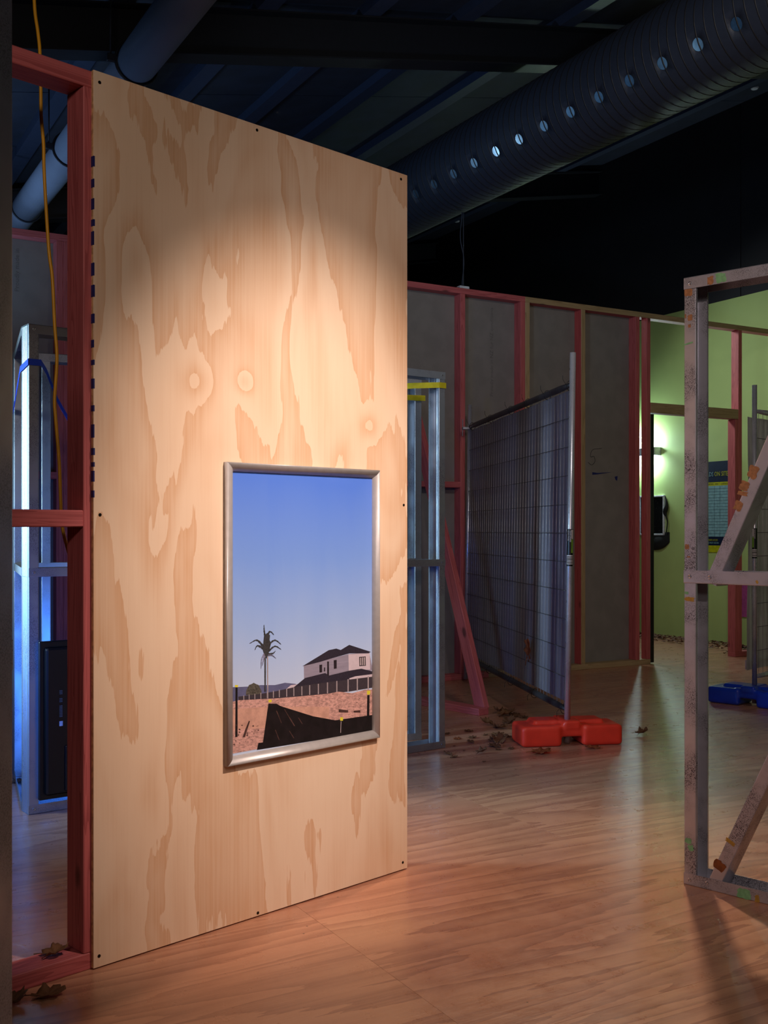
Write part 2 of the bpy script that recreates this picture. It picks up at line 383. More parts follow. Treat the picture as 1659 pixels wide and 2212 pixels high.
# sloping ceiling boards with joints
ce = thing('ceiling', None, None, (0, 0, 0), TH); ce['kind'] = 'structure'; ce['label'] = 'dark sloping boarded ceiling'
def slope_box(name, t0, t1, r0, r1, dz0, dz1, mat, parent):
    vs = []
    for t in (t0, t1):
        for rr in (r0, r1):
            for dz in (dz0, dz1): vs.append((t, rr, ZC(t)+dz))
    fs = [(0, 1, 3, 2), (4, 6, 7, 5), (0, 4, 5, 1), (2, 3, 7, 6), (0, 2, 6, 4), (1, 5, 7, 3)]
    o = from_data(name, vs, fs, mat, parent)
    bm = bmesh.new(); bm.from_mesh(o.data); bmesh.ops.recalc_face_normals(bm, faces=bm.faces); bm.to_mesh(o.data); bm.free(); return o
slope_box('roof_deck', T0, T1+0.12, R0, R1, 0.02, 0.08, M['rafter'], ce)
pur = [2.4-0.72*k for k in range(1, 11)][::-1]+[2.55, 3.27, 3.99, 4.85, 5.6, 6.35, 7.1, 7.85]
edges = [T0]+pur+[T1]
for a, b in zip(edges, edges[1:]):
    for rr0, rr1 in ((R0, -1.2), (-1.2, 2.4), (2.4, 5.0), (5.0, 7.55), (7.55, 9.9), (9.9, 12.4), (12.4, R1)):
        slope_box('ceiling_board', a+0.003, b-0.003, rr0+0.004, rr1-0.004, 0.0, 0.018, M['ceil'], ce)
for t in pur: slope_box('purlin', t-0.065, t+0.065, R0, R1, -0.07, 0.0, M['purlin'], ce)
for r in (-1.7, 2.2, 6.0, 9.77, 13.4):
    rb = thing('rafter', 'dark steel roof rafter, %s' % {-1.7: 'behind the camera', 2.2: 'overhead and out of the frame', 6.0: 'spanning the top of the picture above the plywood', 9.77: 'beyond the ventilation duct, lit along its lower edge', 13.4: 'farthest, against the back wall'}[r], 'beam', G(0, r, 0), TH)
    def rbox(nm, r0, r1, z0, z1):
        vs = [];
        for t in (T0, T1-0.005):
            for rr in (r0, r1):
                for dz in (z0, z1): vs.append((t, rr, ZC(t)+dz))
        o = from_data(nm, vs, [(0, 1, 3, 2), (4, 6, 7, 5), (0, 4, 5, 1), (2, 3, 7, 6), (0, 2, 6, 4), (1, 5, 7, 3)], M['rafter'], rb)
    rbox('web', -0.006, 0.006, -0.34, -0.082); rbox('bottom_flange', -0.075, 0.075, -0.35, -0.34); rbox('top_flange', -0.075, 0.075, -0.082, -0.072)

# ------------------------------------------------------------ far stud wall (pink timber) at r = 6.956
SWR, SWH = 6.956, 3.07
sw = thing('stud_wall', 'long pink timber stud wall lined with grey plasterboard behind, doorway at right', 'wall', G(0, SWR, 0), TH)
def vstud(t, z0=0.045, z1=SWH-0.045, mat='pink', name='stud', y=0.0): return timber(sw, name, (t, y, z0), (0, 0, 1), (1, 0, 0), z1-z0, 0.045, 0.09, M[mat])
for t in (-0.15, 0.405, 1.005, 1.578, 2.205, 2.805, 3.405, 4.03, 4.631, 5.215, 6.452): vstud(t)
vstud(5.262, mat='pale'); vstud(5.845, mat='pink_pale'); timber(sw, 'stud', (6.578, 0, 0.045), (0, 0, 1), (1, 0, 0), SWH-0.09, 0.045, 0.068, M['pink']); vstud(7.715); vstud(7.670, 0.045, 2.197)
vstud(8.36)
timber(sw, 'top_plate', (-0.2, 0, SWH), (1, 0, 0), (0, 0, -1), 5.262+0.2, 0.045, 0.09, M['pink'])['label'] = 'pink-dyed top plate'
# undyed front face: use local -Y = front
def plate(name, t0, t1, z0, z1, mat):
    return timber(sw, name, (t0, 0, z1), (1, 0, 0), (0, 0, -1), t1-t0, z1-z0, 0.09, M[mat])
for o in [c for c in sw.children if c.name.startswith('top_plate')]: o.location.y = 0.0
plate('top_plate', 5.262, 8.45, SWH-0.045, SWH, 'pink_pale')['label'] = 'top plate with undyed front face'
plate('lintel', 6.625, 7.715, 2.200, 2.290, 'pink_pale')
plate('bottom_plate', -0.2, 4.9, 0.0, 0.045, 'pink'); plate('bottom_plate', 4.9, 6.625, 0.0, 0.045, 'pale')
plate('bottom_plate', 7.67, 8.40, 0.0, 0.045, 'pink')
for z in (0.76, 1.528, 2.30):
    plate('nog', 4.075, 4.631, z-0.0225, z+0.0225, 'pink') if abs(z-1.528) < 0.1 else None
plate('nog', 1.05, 1.578, 1.50, 1.545, 'pink')
ls = [-0.2, 1.02, 2.22, 3.42, 4.65, 5.86, 6.497]
for a, b in zip(ls, ls[1:]):
    box('plasterboard', (a+0.001, 0.091, 0.005), (b-0.001, 0.104, SWH-0.01), M['board'], sw, 0.001)
for px, y0, ts in ((1062, 2.25, 0.045), (36, 2.69, 0.042)):       # faint print up the back of the lining
    text_obj('board_print', 'Proudly made in NZ for NZ conditions'[:36 if px > 50 else 15], ts, M['print_grey'], sw, (t_at(px, SWR+0.09)+0.015, 0.0903, y0), (0, 0, 1), (-1, 0, 0))
tube('pencil_mark', [(5.845+x, 0.0900, z) for x, z in spline([(0.30, 0, 0), (0.20, -0.015, 0), (0.175, -0.075, 0), (0.215, -0.072, 0), (0.225, -0.115, 0), (0.19, -0.145, 0), (0.15, -0.125, 0)], 4) and [(p.x, 1.875+p.y) for p in spline([(0.30, 0, 0), (0.20, -0.015, 0), (0.175, -0.075, 0), (0.215, -0.072, 0), (0.225, -0.115, 0), (0.19, -0.145, 0), (0.15, -0.125, 0)], 4)]], 0.0022, M['pencil'], sw, 5)
z0 = 1.665
from_data('marker_stroke', [(6.04, 0.0895, z0-0.02), (6.04, 0.0895, z0+0.004), (6.10, 0.0895, z0-0.002), (6.27, 0.0895, z0+0.01), (6.10, 0.0895, z0-0.014)], [(0, 4, 2, 1), (4, 3, 2)], M['marker'], sw)
from_data('marker_stroke', [(6.30, 0.0895, z0-0.055), (6.32, 0.0895, z0-0.065), (6.325, 0.0895, z0-0.022), (6.29, 0.0895, z0-0.03)], [(0, 1, 2, 3)], M['marker'], sw)
# vertical blue chalk line on the doubled stud at the left
box('marker_line', (1.5765, 0.02, 0.1), (1.578, 0.028, 3.0), M['marker'], sw)
vstud(1.533, mat='pink')
# black door leaf standing edge-on in the opening
d1 = box('door_1', (6.627, 0.004, 0.012), (6.668, 0.060, 2.19), M['black_gloss'], None, 0.002)
d1.location = G(0, SWR, 0); d1.rotation_euler = (0, 0, TH); d1['kind'] = 'structure'; d1['label'] = 'black door edge on the left side of the far doorway'
# switch box and drop wires on the wall top
jb = thing('junction_box', 'small pale box on the far stud wall top, wires rising from it', 'box', G(t_at(1001, SWR+0.03), SWR+0.03, SWH), TH)
box('cover', (-0.045, -0.02, 0.0), (0.045, 0.03, 0.022), M['white'], jb, 0.004, 2)
for k, (dx, amp) in enumerate(((-0.012, 0.05), (0.0, 0.0))):
    pts = [(dx+amp*math.sin(s*6.2)*0.6*(1-abs(2*s-1)), 0.0, 0.02+s*0.585) for s in [i/24 for i in range(25)]]
    tube('wire', pts, 0.004, M['duct'], jb, 6)

# timber brace in front of the far wall
foot0 = floor_pt(1045, 1545); dirb = (floor_pt(962.5, 1530)-foot0); dirb.z = 0; dirb.normalize()
brt = thing('timber_brace', 'pink timber prop leaning on the far stud wall with a flat foot block', 'brace', foot0, math.atan2(dirb.y, dirb.x))
timber(brt, 'foot_block', (0, -0.045, 0), (1, 0, 0), (0, 1, 0), 0.72, 0.09, 0.045, M['pink'])
from_data('blue_x', [], [], M['marker'], brt) if False else None
topw = G(4.15, SWR-0.005, 2.15); base = foot0+dirb*0.10
vloc = Matrix.Rotation(-math.atan2(dirb.y, dirb.x), 4, 'Z') @ (topw-foot0); bl = Vector((0.06, -0.0, 0.047))
dv = vloc-bl
timber(brt, 'strut', bl-Vector((0.045, 0.02, 0)), dv, (0, -1, 0.02), dv.length-0.03, 0.045, 0.09, M['pink'])
# ------------------------------------------------------------ plywood on its pink timber frame
LP = Vector((-0.7739, 2.8366, 0)); RP = Vector(((880-CX)/F*F*2.4/1498.5, F*2.4/1498.5, 0))
PU = (RP-LP).normalized(); PA = math.atan2(PU.y, PU.x); PV = Vector((-PU.y, PU.x, 0)); PW = (RP-LP).length
LF = LP+PV*0.012                               # front face of the timber frame (plywood is 12 mm)
tf = thing('stud_framing', 'pink timber frame holding the plywood sheet, open bay at left', 'frame', LF, PA)
FH = 2.4
for x in (0.555, PW-0.046): timber(tf, 'stud', (x, 0, 0.045), (0, 0, 1), (1, 0, 0), FH-0.09, 0.045, 0.09, M['pink'])
timber(tf, 'stud', (-0.0225, 0, 0.045), (0, 0, 1), (1, 0, 0), FH-0.09, 0.045, 0.09, M['pink'])
timber(tf, 'stud', (-1.20, 0, 0.045), (0, 0, 1), (1, 0, 0), FH-0.09, 0.045, 0.09, M['pink'])
timber(tf, 'top_plate', (-1.20, 0, FH), (1, 0, 0), (0, 0, -1), 1.20+PW-0.001, 0.045, 0.09, M['pink'])
timber(tf, 'bottom_plate', (-1.20, 0, 0.045), (1, 0, 0), (0, 0, -1), 1.20+PW-0.001, 0.045, 0.09, M['pink'])
for a, b in ((-1.155, -0.0225), (0.0225, 0.555), (0.60, PW-0.046)): timber(tf, 'nog', (a, 0, 1.226), (1, 0, 0), (0, 0, -1), b-a, 0.045, 0.09, M['pink'])
ps = thing('plywood_sheet', 'tall upright plywood sheet with wavy orange grain, poster hung on it', 'plywood sheet', LP, PA)
o = box('face', (0, 0, 0.004), (PW, 0.0118, FH), [M['ply'], M['ply_edge']], ps, 0.0008)
for p in o.data.polygons:
    if abs(p.normal.y) < 0.5: p.material_index = 1
def ply_loc(px, py):        # photograph pixel -> plywood local coordinates
    q = (px-CX)/F; a = (q*LP.y-LP.x)/(PU.x-q*PU.y); Y = LP.y+a*PU.y; return a, CH+(HY-py)/F*Y
bm = bmesh.new(); disc_bm(bm, 0.0045, 0.0012, 14); disc_bm(bm, 0.0022, 0.0018, 6)
sm = bpy.data.meshes.new('screw'); bm.to_mesh(sm); bm.free(); sm.materials.append(M['screw'])
for px, py in ((215, 178), (555, 281), (866, 387), (216, 1112), (872, 1091), (214, 2065), (557, 1972), (870, 1863)):
    a, z = ply_loc(px, py); o = bpy.data.objects.new('screw', sm); link(o, ps); o.location = (a, 0.0002, z); o.rotation_euler = (math.pi/2, 0, 0)
vs = []; fs = []
def add_b(vs, fs, lo, hi):
    n = len(vs); vs += [(x, y, z) for x in (lo[0], hi[0]) for y in (lo[1], hi[1]) for z in (lo[2], hi[2])]
    fs += [(n+a, n+b, n+c, n+d) for a, b, c, d in ((0, 1, 3, 2), (4, 6, 7, 5), (0, 4, 5, 1), (2, 3, 7, 6), (0, 2, 6, 4), (1, 5, 7, 3))]
z = 1.26; rr = random.Random(3)
while z < 2.16:
    h = rr.uniform(0.012, 0.04); vs, fs = [], []; add_b(vs, fs, (-0.0006, -0.0004, z), (rr.uniform(0.0015, 0.004), 0.0122, z+h)); from_data('marker_dash', vs, fs, M['marker'], ps); z += h+rr.uniform(0.008, 0.05)

# ------------------------------------------------------------ framed poster
x0, z1 = ply_loc(483, 998); x1, _ = ply_loc(813.5, 1017); z0 = ply_loc(484, 1655)[1]
pf = thing('framed_poster', 'aluminium snap-framed poster of a palm and house under blue sky', 'poster', LP+PU*x0-PV*0.0004+Vector((0, 0, z0)), PA)
PWd, PHt = x1-x0, z1-z0; FB = 0.027; FT = 0.020
def mitre(name, length, m4):
    """snap-frame bar with rounded outer face and mitred ends, along local X"""
    sec = [(0, 0), (0, -FT*0.80), (0.003, -FT*0.95), (0.010, -FT), (0.018, -FT*0.92), (0.0245, -FT*0.6), (FB, -FT*0.35), (FB, 0)]
    vs = [(s[0], s[1], s[0]) for s in sec]+[(length-s[0], s[1], s[0]) for s in sec]; n = len(sec)
    fs = [(i, (i+1) % n, n+(i+1) % n, n+i) for i in range(n)]+[tuple(range(n-1, -1, -1)), tuple(range(n, 2*n))]
    o = from_data(name, vs, fs, M['alu'], pf)
    for p in o.data.polygons: p.use_smooth = len(p.vertices) == 4
    bm = bmesh.new(); bm.from_mesh(o.data); bmesh.ops.recalc_face_normals(bm, faces=bm.faces); bm.to_mesh(o.data); bm.free()
    o.matrix_local = m4; return o
RY = lambda a: Matrix.Rotation(math.radians(a), 4, 'Y')
mitre('frame_bar', PWd, Matrix.Translation((0, 0, 0)))
mitre('frame_bar', PWd, Matrix.Translation((PWd, 0, PHt)) @ RY(180))
mitre('frame_bar', PHt, Matrix.Translation((0, 0, PHt)) @ RY(90))
mitre('frame_bar', PHt, Matrix.Translation((PWd, 0, 0)) @ RY(-90))
box('backing', (0.01, -0.0045, 0.01), (PWd-0.01, -0.0005, PHt-0.01), M['black_gloss'], pf)
def sky_mat():
    t = NT('printed_sky'); sp = t.n('ShaderNodeSeparateXYZ', i_0=t.coord((1, 1, 1))).outputs
    w = t.noise(t.n('ShaderNodeVectorMath', operation='MULTIPLY', i_0=t.coord(), i_1=(9, 1, 1.3)).outputs[0], 1.0, 3, 0.5, 0.7)
    k = t.math('ADD', t.math('DIVIDE', sp[2], PHt), t.math('MULTIPLY', t.math('SUBTRACT', w, 0.5), 0.10))
    cr = t.n('ShaderNodeValToRGB', i_0=k); e = cr.color_ramp.elements
    e[0].position = 0.2; e[0].color = lin((200, 214, 240)); e[1].position = 0.95; e[1].color = lin((84, 128, 228))
    q = e.new(0.45); q.color = lin((158, 186, 236)); q = e.new(0.68); q.color = lin((120, 158, 232))
    t.bump(w, 0.10, 0.01); m = t.set(cr.outputs[0], 0.5, 0, 0.35); t.b.inputs['Coat Roughness'].default_value = 0.08; return m
def ink(name, rgb, vary=0.1, scale=60, stretch=(1, 1, 1)):
    t = NT(name); c = lin(rgb); n = t.noise(t.coord(stretch), scale, 6, 0.65)
    col = t.mix(t.smooth(n, 0.32, 0.68), tuple(x*(1-vary) for x in c[:3])+(1,), tuple(min(1, x*(1+vary)) for x in c[:3])+(1,)); return t.set(col, 0.5, 0, 0.2)
inks = [sky_mat(), ink('ink_hills', (96, 98, 134)), ink('ink_soil', (198, 152, 142), 0.35, 90, (1, 1, 2.2)), ink('ink_soil_flat', (204, 156, 138), 0.14, 40), ink('ink_dark', (38, 30, 38), 0.3),
        ink('ink_roof', (46, 40, 54), 0.25, 200), ink('ink_wall', (206, 190, 200), 0.04), ink('ink_wall_shade', (148, 140, 158), 0.12, 260, (0.05, 1, 1)), ink('ink_palm', (58, 58, 60), 0.45, 200),
        ink('ink_fence', (62, 54, 62), 0.25, 200, (3, 1, 0.5)), ink('ink_post', (170, 156, 160)), ink('ink_black', (22, 16, 20), 0.4, 30), ink('ink_yellow', (226, 214, 60)), ink('ink_bush', (84, 80, 72), 0.5, 160), ink('ink_frond', (120, 116, 140), 0.3), ink('ink_clod', (80, 54, 50), 0.4)]
pv, pfc, pmi = [], [], []; layer = [0]
def pp(cx, cy):               # crop pixel (4.608x, origin 470,1320) -> poster local
    a, z = ply_loc(470+cx/4.608, 1320+cy/4.608); return (min(max(a-x0, FB-0.004), PWd-FB+0.004), min(max(z-z0, FB-0.004), PHt-FB+0.004))
def poly(pts, mi, raw=False):
    layer[0] += 1; y = -0.0047-0.00001*layer[0]; n = len(pv)
    q = pts if raw else [pp(*p) for p in pts]
    ar = sum(q[i][0]*q[(i+1) % len(q)][1]-q[(i+1) % len(q)][0]*q[i][1] for i in range(len(q)))
    if ar < 0: q = q[::-1]
    for a, z in q: pv.append((a, y, z))
    pfc.append(tuple(range(n, n+len(q)))); pmi.append(mi)
poly([(FB-0.004, FB-0.004), (PWd-FB+0.004, FB-0.004), (PWd-FB+0.004, PHt-FB+0.004), (FB-0.004, PHt-FB+0.004)], 0, True)
poly([(120, 757), (290, 750), (420, 735), (560, 735), (660, 712), (760, 722), (900, 760), (900, 900), (120, 900)], 1)
poly([(690, 760), (720, 735), (780, 728), (780, 780), (660, 790)], 6)
bush = [(270+80*(1-math.cos(math.pi*i/10)), 835-115*math.sin(math.pi*i/10)-(8 if i % 2 else 0)) for i in range(11)]
poly(bush, 13)
poly([(835, 548), (848, 548), (850, 680), (1300, 610), (1535, 590), (1500, 410), (1295, 425), (835, 548)], 7)
poly([(1292, 430), (1505, 420), (1508, 580), (1296, 598)], 6)
poly([(750, 755), (860, 665), (1060, 615), (1100, 640), (1300, 592), (1420, 572), (1540, 598), (1540, 650), (1300, 680), (1150, 705), (750, 780)], 5)
poly([(833, 548), (1095, 388), (1170, 372), (1215, 386), (1300, 335), (1515, 405), (1490, 418), (1300, 420), (1090, 480), (1010, 505)], 5)
poly([(1080, 500), (1098, 500), (1098, 640), (1080, 640)], 4)
for q in ([(1002, 535), (1030, 530), (1030, 608), (1004, 612)], [(1145, 488), (1175, 484), (1175, 570), (1147, 574)], [(1398, 455), (1464, 450), (1466, 542), (1400, 548)], [(1048, 560), (1060, 560), (1060, 600), (1048, 600)]): poly(q, 4)
for q in ([(1405, 462), (1418, 461), (1419, 538), (1406, 539)], [(1424, 460), (1438, 459), (1439, 537), (1425, 538)], [(1444, 459), (1458, 458), (1459, 536), (1445, 537)]): poly(q, 10)
poly([(1300, 668), (1360, 648), (1540, 625), (1540, 665), (1300, 690)], 6)
poly([(195, 850), (430, 820), (560, 798), (800, 745), (1000, 718), (1300, 680), (1540, 650), (1540, 760), (1300, 800), (1100, 820), (800, 850), (560, 870), (200, 888)], 9)
for k, x in enumerate((250, 304, 360, 420, 483, 545, 604, 677, 748, 828, 906, 992, 1083, 1176, 1288, 1380, 1488)):
    yt = 850-(x-195)*0.155; yb = 890-(x-195)*0.082; poly([(x-3-x*0.002, yt-4), (x+3+x*0.002, yt-4), (x+3+x*0.002, yb), (x-3-x*0.002, yb)], 10)
poly([(120, 905), (200, 885), (560, 868), (830, 845), (1100, 820), (1190, 800), (1330, 815), (1460, 780), (1540, 778), (1540, 1150), (1100, 1240), (120, 1420)], 2)
poly([(120, 975), (500, 950), (1100, 950), (1100, 1120), (500, 1160), (120, 1180)], 3)
poly([(495, 918), (575, 920), (620, 945), (940, 1045), (1160, 1085), (1540, 1030), (1540, 1200), (380, 1380), (395, 1310), (440, 1305)], 11)
for q in ([(570, 990), (580, 990), (628, 1110), (622, 1115)], [(650, 975), (658, 975), (760, 1140), (750, 1142)], [(560, 1180), (567, 1180), (605, 1280), (600, 1282)], [(790, 1060), (796, 1058), (835, 1120), (830, 1122)], [(700, 1190), (706, 1190), (752, 1262), (746, 1264)]): poly(q, 15)
poly([(168, 760), (188, 760), (188, 1250), (164, 1255)], 11); poly([(1478, 835), (1502, 833), (1498, 1080), (1474, 1085)], 11)
for x, y, w, h in ((178, 745, 16, 22), (512, 893, 16, 26), (1224, 1072, 15, 34), (1492, 810, 17, 38)): poly([(x-w, y-h/2), (x+w, y-h/2), (x+w*0.8, y+h/2), (x-w, y+h/2)], 12)
poly([(1215, 1095), (1221, 1095), (1216, 1210), (1210, 1210)], 10)
poly([(300, 1090), (312, 1092), (262, 1252), (238, 1255), (262, 1180)], 15); poly([(1195, 975), (1290, 985), (1285, 1010), (1195, 1005)], 15); poly([(1340, 990), (1410, 985), (1410, 1010), (1345, 1008)], 15)
rr = random.Random(11)
for k in range(34):
    x = rr.uniform(140, 455); y = rr.uniform(1120, 1330); s = rr.uniform(3, 11)
    if x > 420: continue
    poly([(x-s, y), (x, y-s*0.7), (x+s, y), (x+s*0.3, y+s*0.6)], 15)
for k in range(26):
    x = rr.uniform(1120, 1520); y = rr.uniform(820, 1000); s = rr.uniform(2, 7); poly([(x-s, y), (x, y-s*0.6), (x+s, y), (x, y+s*0.5)], 15)
# palm
poly([(455, 450), (468, 450), (468, 800), (455, 800)], 8); poly([(480, 450), (491, 450), (492, 868), (482, 868)], 10)
def frond(pts, w, mi=8):
    P = spline([(x, y, 0) for x, y in pts], 5); up, dn = [], []
    for i, p in enumerate(P):
        s = i/(len(P)-1); T = (P[min(i+1, len(P)-1)]-P[max(i-1, 0)]).normalized(); N = Vector((-T.y, T.x, 0)); ww = w*(1-s*0.8)*(1.0 if i % 2 else 0.6)
        up.append(((p+N*ww*0.5).x, (p+N*ww*0.5).y)); dn.append(((p-N*ww).x, (p-N*ww).y))
    poly(up+dn[::-1], mi)
poly([(445, 300), (450, 250), (480, 215), (510, 240), (505, 285), (520, 320), (500, 400), (478, 470), (455, 440), (438, 380)], 8)
for q in ([(470, 280), (455, 200), (450, 135)], [(475, 270), (510, 205), (548, 235)], [(500, 330), (560, 290), (620, 330)], [(495, 400), (560, 350), (620, 380)], [(445, 345), (380, 285), (305, 320)], [(450, 370), (385, 340), (358, 385)], [(490, 430), (540, 420), (565, 395)], [(485, 300), (495, 220), (505, 195)]): frond(q, 17)
for q in ([(450, 420), (425, 480), (420, 570)], [(490, 440), (530, 440), (570, 470)], [(455, 440), (440, 500), (432, 540)]): frond(q, 12, 14)
o = from_data('print', pv, pfc, inks, pf, mi=pmi); o['label'] = 'photographic print under clear sheet'
M['clear'] = None
# ------------------------------------------------------------ galvanised steel frames
rivet_me = None
def rivet(parent, loc, nrm=(0, -1, 0), r=0.0045, dark=True):
    global rivet_me
    if rivet_me is None:
        bm = bmesh.new(); r0 = 0.0055
        prev = None
        prof = [(0.0018, -0.001), (0.0022, 0.0006), (0.0040, 0.0014), (0.0058, 0.0008), (0.0062, 0.0)]
        vs = []; fs = []; mi = []
        for (rd, z) in prof:
            for k in range(14): a = 2*math.pi*k/14; vs.append((rd*math.cos(a), rd*math.sin(a), z))
        for i in range(len(prof)-1):
            for k in range(14): l = (k+1) % 14; fs.append((i*14+k, i*14+l, (i+1)*14+l, (i+1)*14+k)); mi.append(0 if i else 1)
        fs.append(tuple(range(14))); mi.append(1)
        rivet_me = bpy.data.meshes.new('rivet'); rivet_me.from_pydata(vs, [], fs); rivet_me.materials.append(M['bright_screw']); rivet_me.materials.append(M['screw'])
        for p, i in zip(rivet_me.polygons, mi): p.material_index = i
        bm.free()
    o = bpy.data.objects.new('rivet', rivet_me); link(o, parent)
    o.matrix_local = basis(Vector(loc)+Vector(nrm)*0.0008, nrm, (1, 0, 0.01)); o.scale = (r/0.0062,)*3 if r > 0.005 else (0.85,)*3
    return o
def steel_panel(th, origin, ang, L, H, mid, studs, mat, rel=None):
    """th: the thing (unrotated offset by its own matrix); returns function mapping"""
    pass
def track(th, name, p0, xdir, L, up=1, d=0.093, h=0.038, mat='steel', back=None):
    """U channel. xdir: unit vector along; open upward (up=1) or downward (-1)"""
    X = Vector(xdir).normalized(); Yv = Vector((-X.y, X.x, 0))
    if up > 0: return profile_bar(th, name, Vector(p0), X, Yv, L, u_pts(d, h), M[mat])
    return profile_bar(th, name, Vector(p0)+Yv*d, X, -Yv, L, u_pts(d, h), M[mat])
# right-hand frame
RF = floor_pt(1477.2, 1909.4); RA = math.atan2(-0.687, 0.727)
rf = thing('steel_frame', 'galvanised steel stud frame with diagonal braces and torn tape at right foreground', 'frame', RF, RA)
X = (1, 0, 0); HF = 2.008; RL = 1.2
profile_bar(rf, 'stud', (0.001, 0.002, 0.003), (0, 0, 1), X, HF-0.006, c_pts(), M['steel_warm'])
profile_bar(rf, 'stud', (RL-0.001, 0.091, 0.003), (0, 0, 1), (-1, 0, 0), HF-0.006, c_pts(), M['steel_warm'])
profile_bar(rf, 'stud', (0.60, 0.002, 0.003), (0, 0, 1), X, HF-0.006, c_pts(), M['steel_warm'])
track(rf, 'bottom_track', (0, 0, 0.001), X, RL, 1, mat='steel_warm'); track(rf, 'top_track', (0, 0, HF), X, RL, -1, mat='steel_warm')
track(rf, 'mid_rail', (0, -0.0012, 0.998), X, RL, 1, 0.0945, 0.042, 'steel_warm')
dg = Vector((0.412, 0, 0.911)).normalized(); dx = Vector((dg.z, 0, -dg.x))
for z0_ in (0.008, 1.008): profile_bar(rf, 'diagonal_brace', (0.075, 0.0025, z0_), dg, dx, 1.06, c_pts(ribs=False, flip=True, d=0.087), M['steel_warm'])
rivet(rf, (0.021, 0, 0.018), r=0.0068); rivet(rf, (0.082, 0, 0.022), r=0.0062); rivet(rf, (0.022, 0, HF-0.021), r=0.0068); rivet(rf, (0.022, -0.0012, 1.02), r=0.0068); rivet(rf, (0.092, -0.0012, 1.019), r=0.0066)
def patch(parent, cx, cz, w, h, mat, y=-0.0004, rot=0.0, seed=0, name='tape'):
    rr = random.Random(seed*31+7); n = 18; pts = []
    for i in range(n):
        a = 2*math.pi*i/n; c_, s_ = math.cos(a), math.sin(a); m = max(abs(c_), abs(s_)); k = (1/m)*(1-0.28*rr.random()**2)
        x, z = c_*k*w/2, s_*k*h/2; pts.append((cx+x*math.cos(rot)-z*math.sin(rot), cz+x*math.sin(rot)+z*math.cos(rot)))
    vs = [(p[0], y, p[1]) for p in pts]+[(p[0], y-0.0004, p[1]) for p in pts]
    fs = [tuple(range(n, 2*n)), tuple(range(n-1, -1, -1))]+[(i, (i+1) % n, n+(i+1) % n, n+i) for i in range(n)]
    o = from_data(name, vs, fs, M[mat], parent); o['label'] = {'orange_tape': 'tan tape residue', 'green_tape': 'torn green masking tape', 'brown_tape': 'strip of brown tape', 'gold_tape': 'yellow tape residue'}[mat]; return o
def rf_loc(px, py):
    q = (px-CX)/F; u = Vector((math.cos(RA), math.sin(RA), 0)); a = (q*RF.y-RF.x)/(u.x-q*u.y); Y = RF.y+a*u.y; return a, CH+(HY-py)/F*Y
YF = 0.0008
for i, (px, py, w, h, m, y, rot) in enumerate(((1487, 632, 0.030, 0.026, 'orange_tape', YF, 0), (1490, 686, 0.018, 0.022, 'orange_tape', YF, 0), (1477.5+3, 683, 0.006, 0.016, 'orange_tape', YF, 0), (1489, 704, 0.01, 0.012, 'orange_tape', YF, 0), (1535, 606, 0.022, 0.030, 'orange_tape', -0.0009, 0), (1557, 600, 0.040, 0.034, 'green_tape', -0.0009, 0),
        (1487, 742, 0.032, 0.006, 'green_tape', YF, 0.15), (1484, 1181, 0.016, 0.018, 'orange_tape', YF, 0), (1487, 1203, 0.012, 0.005, 'orange_tape', YF, 0), (1483, 1281, 0.014, 0.010, 'green_tape', YF, 0), (1489, 1294, 0.038, 0.015, 'gold_tape', YF, -0.1),
        (1486, 1816, 0.026, 0.020, 'green_tape', YF, 0), (1492, 1832, 0.020, 0.021, 'green_tape', YF, 0.2), (1607, 1930, 0.048, 0.034, 'green_tape', -0.0009, 0), (1636, 1941, 0.016, 0.026, 'gold_tape', -0.0009, 0),
        (1553, 1870, 0.042, 0.036, 'brown_tape', 0.0012, -0.6), (1577, 1819, 0.036, 0.013, 'gold_tape', 0.0012, -0.5), (1626, 1020, 0.036, 0.044, 'orange_tape', 0.0012, -0.42), (1608, 1050, 0.034, 0.032, 'orange_tape', 0.0012, -0.42), (1604, 1066, 0.036, 0.014, 'orange_tape', 0.0012, -0.2), (1594, 1093, 0.028, 0.034, 'orange_tape', 0.0012, -0.42), (1636, 1257, 0.008, 0.012, 'gold_tape', -0.0022, 0.6))):
    a, z = rf_loc(px, py); patch(rf, a, z, w, h, m, y, rot, i+1)
# near steel frame at the left border
nf = thing('steel_frame', 'dark near steel stud cut off by the left border of the picture', 'frame', Vector(((26-CX)/F*1.31, 1.221, 0)), math.radians(180))
profile_bar(nf, 'stud', (0.0, -0.089, 0.003), (0, 0, 1), (1, 0, 0), 2.0, c_pts(ribs=False), M['steel_near'])
profile_bar(nf, 'stud', (1.16, 0.0, 0.003), (0, 0, 1), (-1, 0, 0), 2.0, c_pts(), M['steel_warm'])
track(nf, 'bottom_track', (-0.001, -0.091, 0.001), X, 1.162, 1, mat='steel_warm'); track(nf, 'top_track', (-0.001, -0.091, 2.008), X, 1.162, -1, mat='steel_warm')
track(nf, 'mid_rail', (0, -0.091, 1.0), X, 1.16, 1, mat='steel_warm')

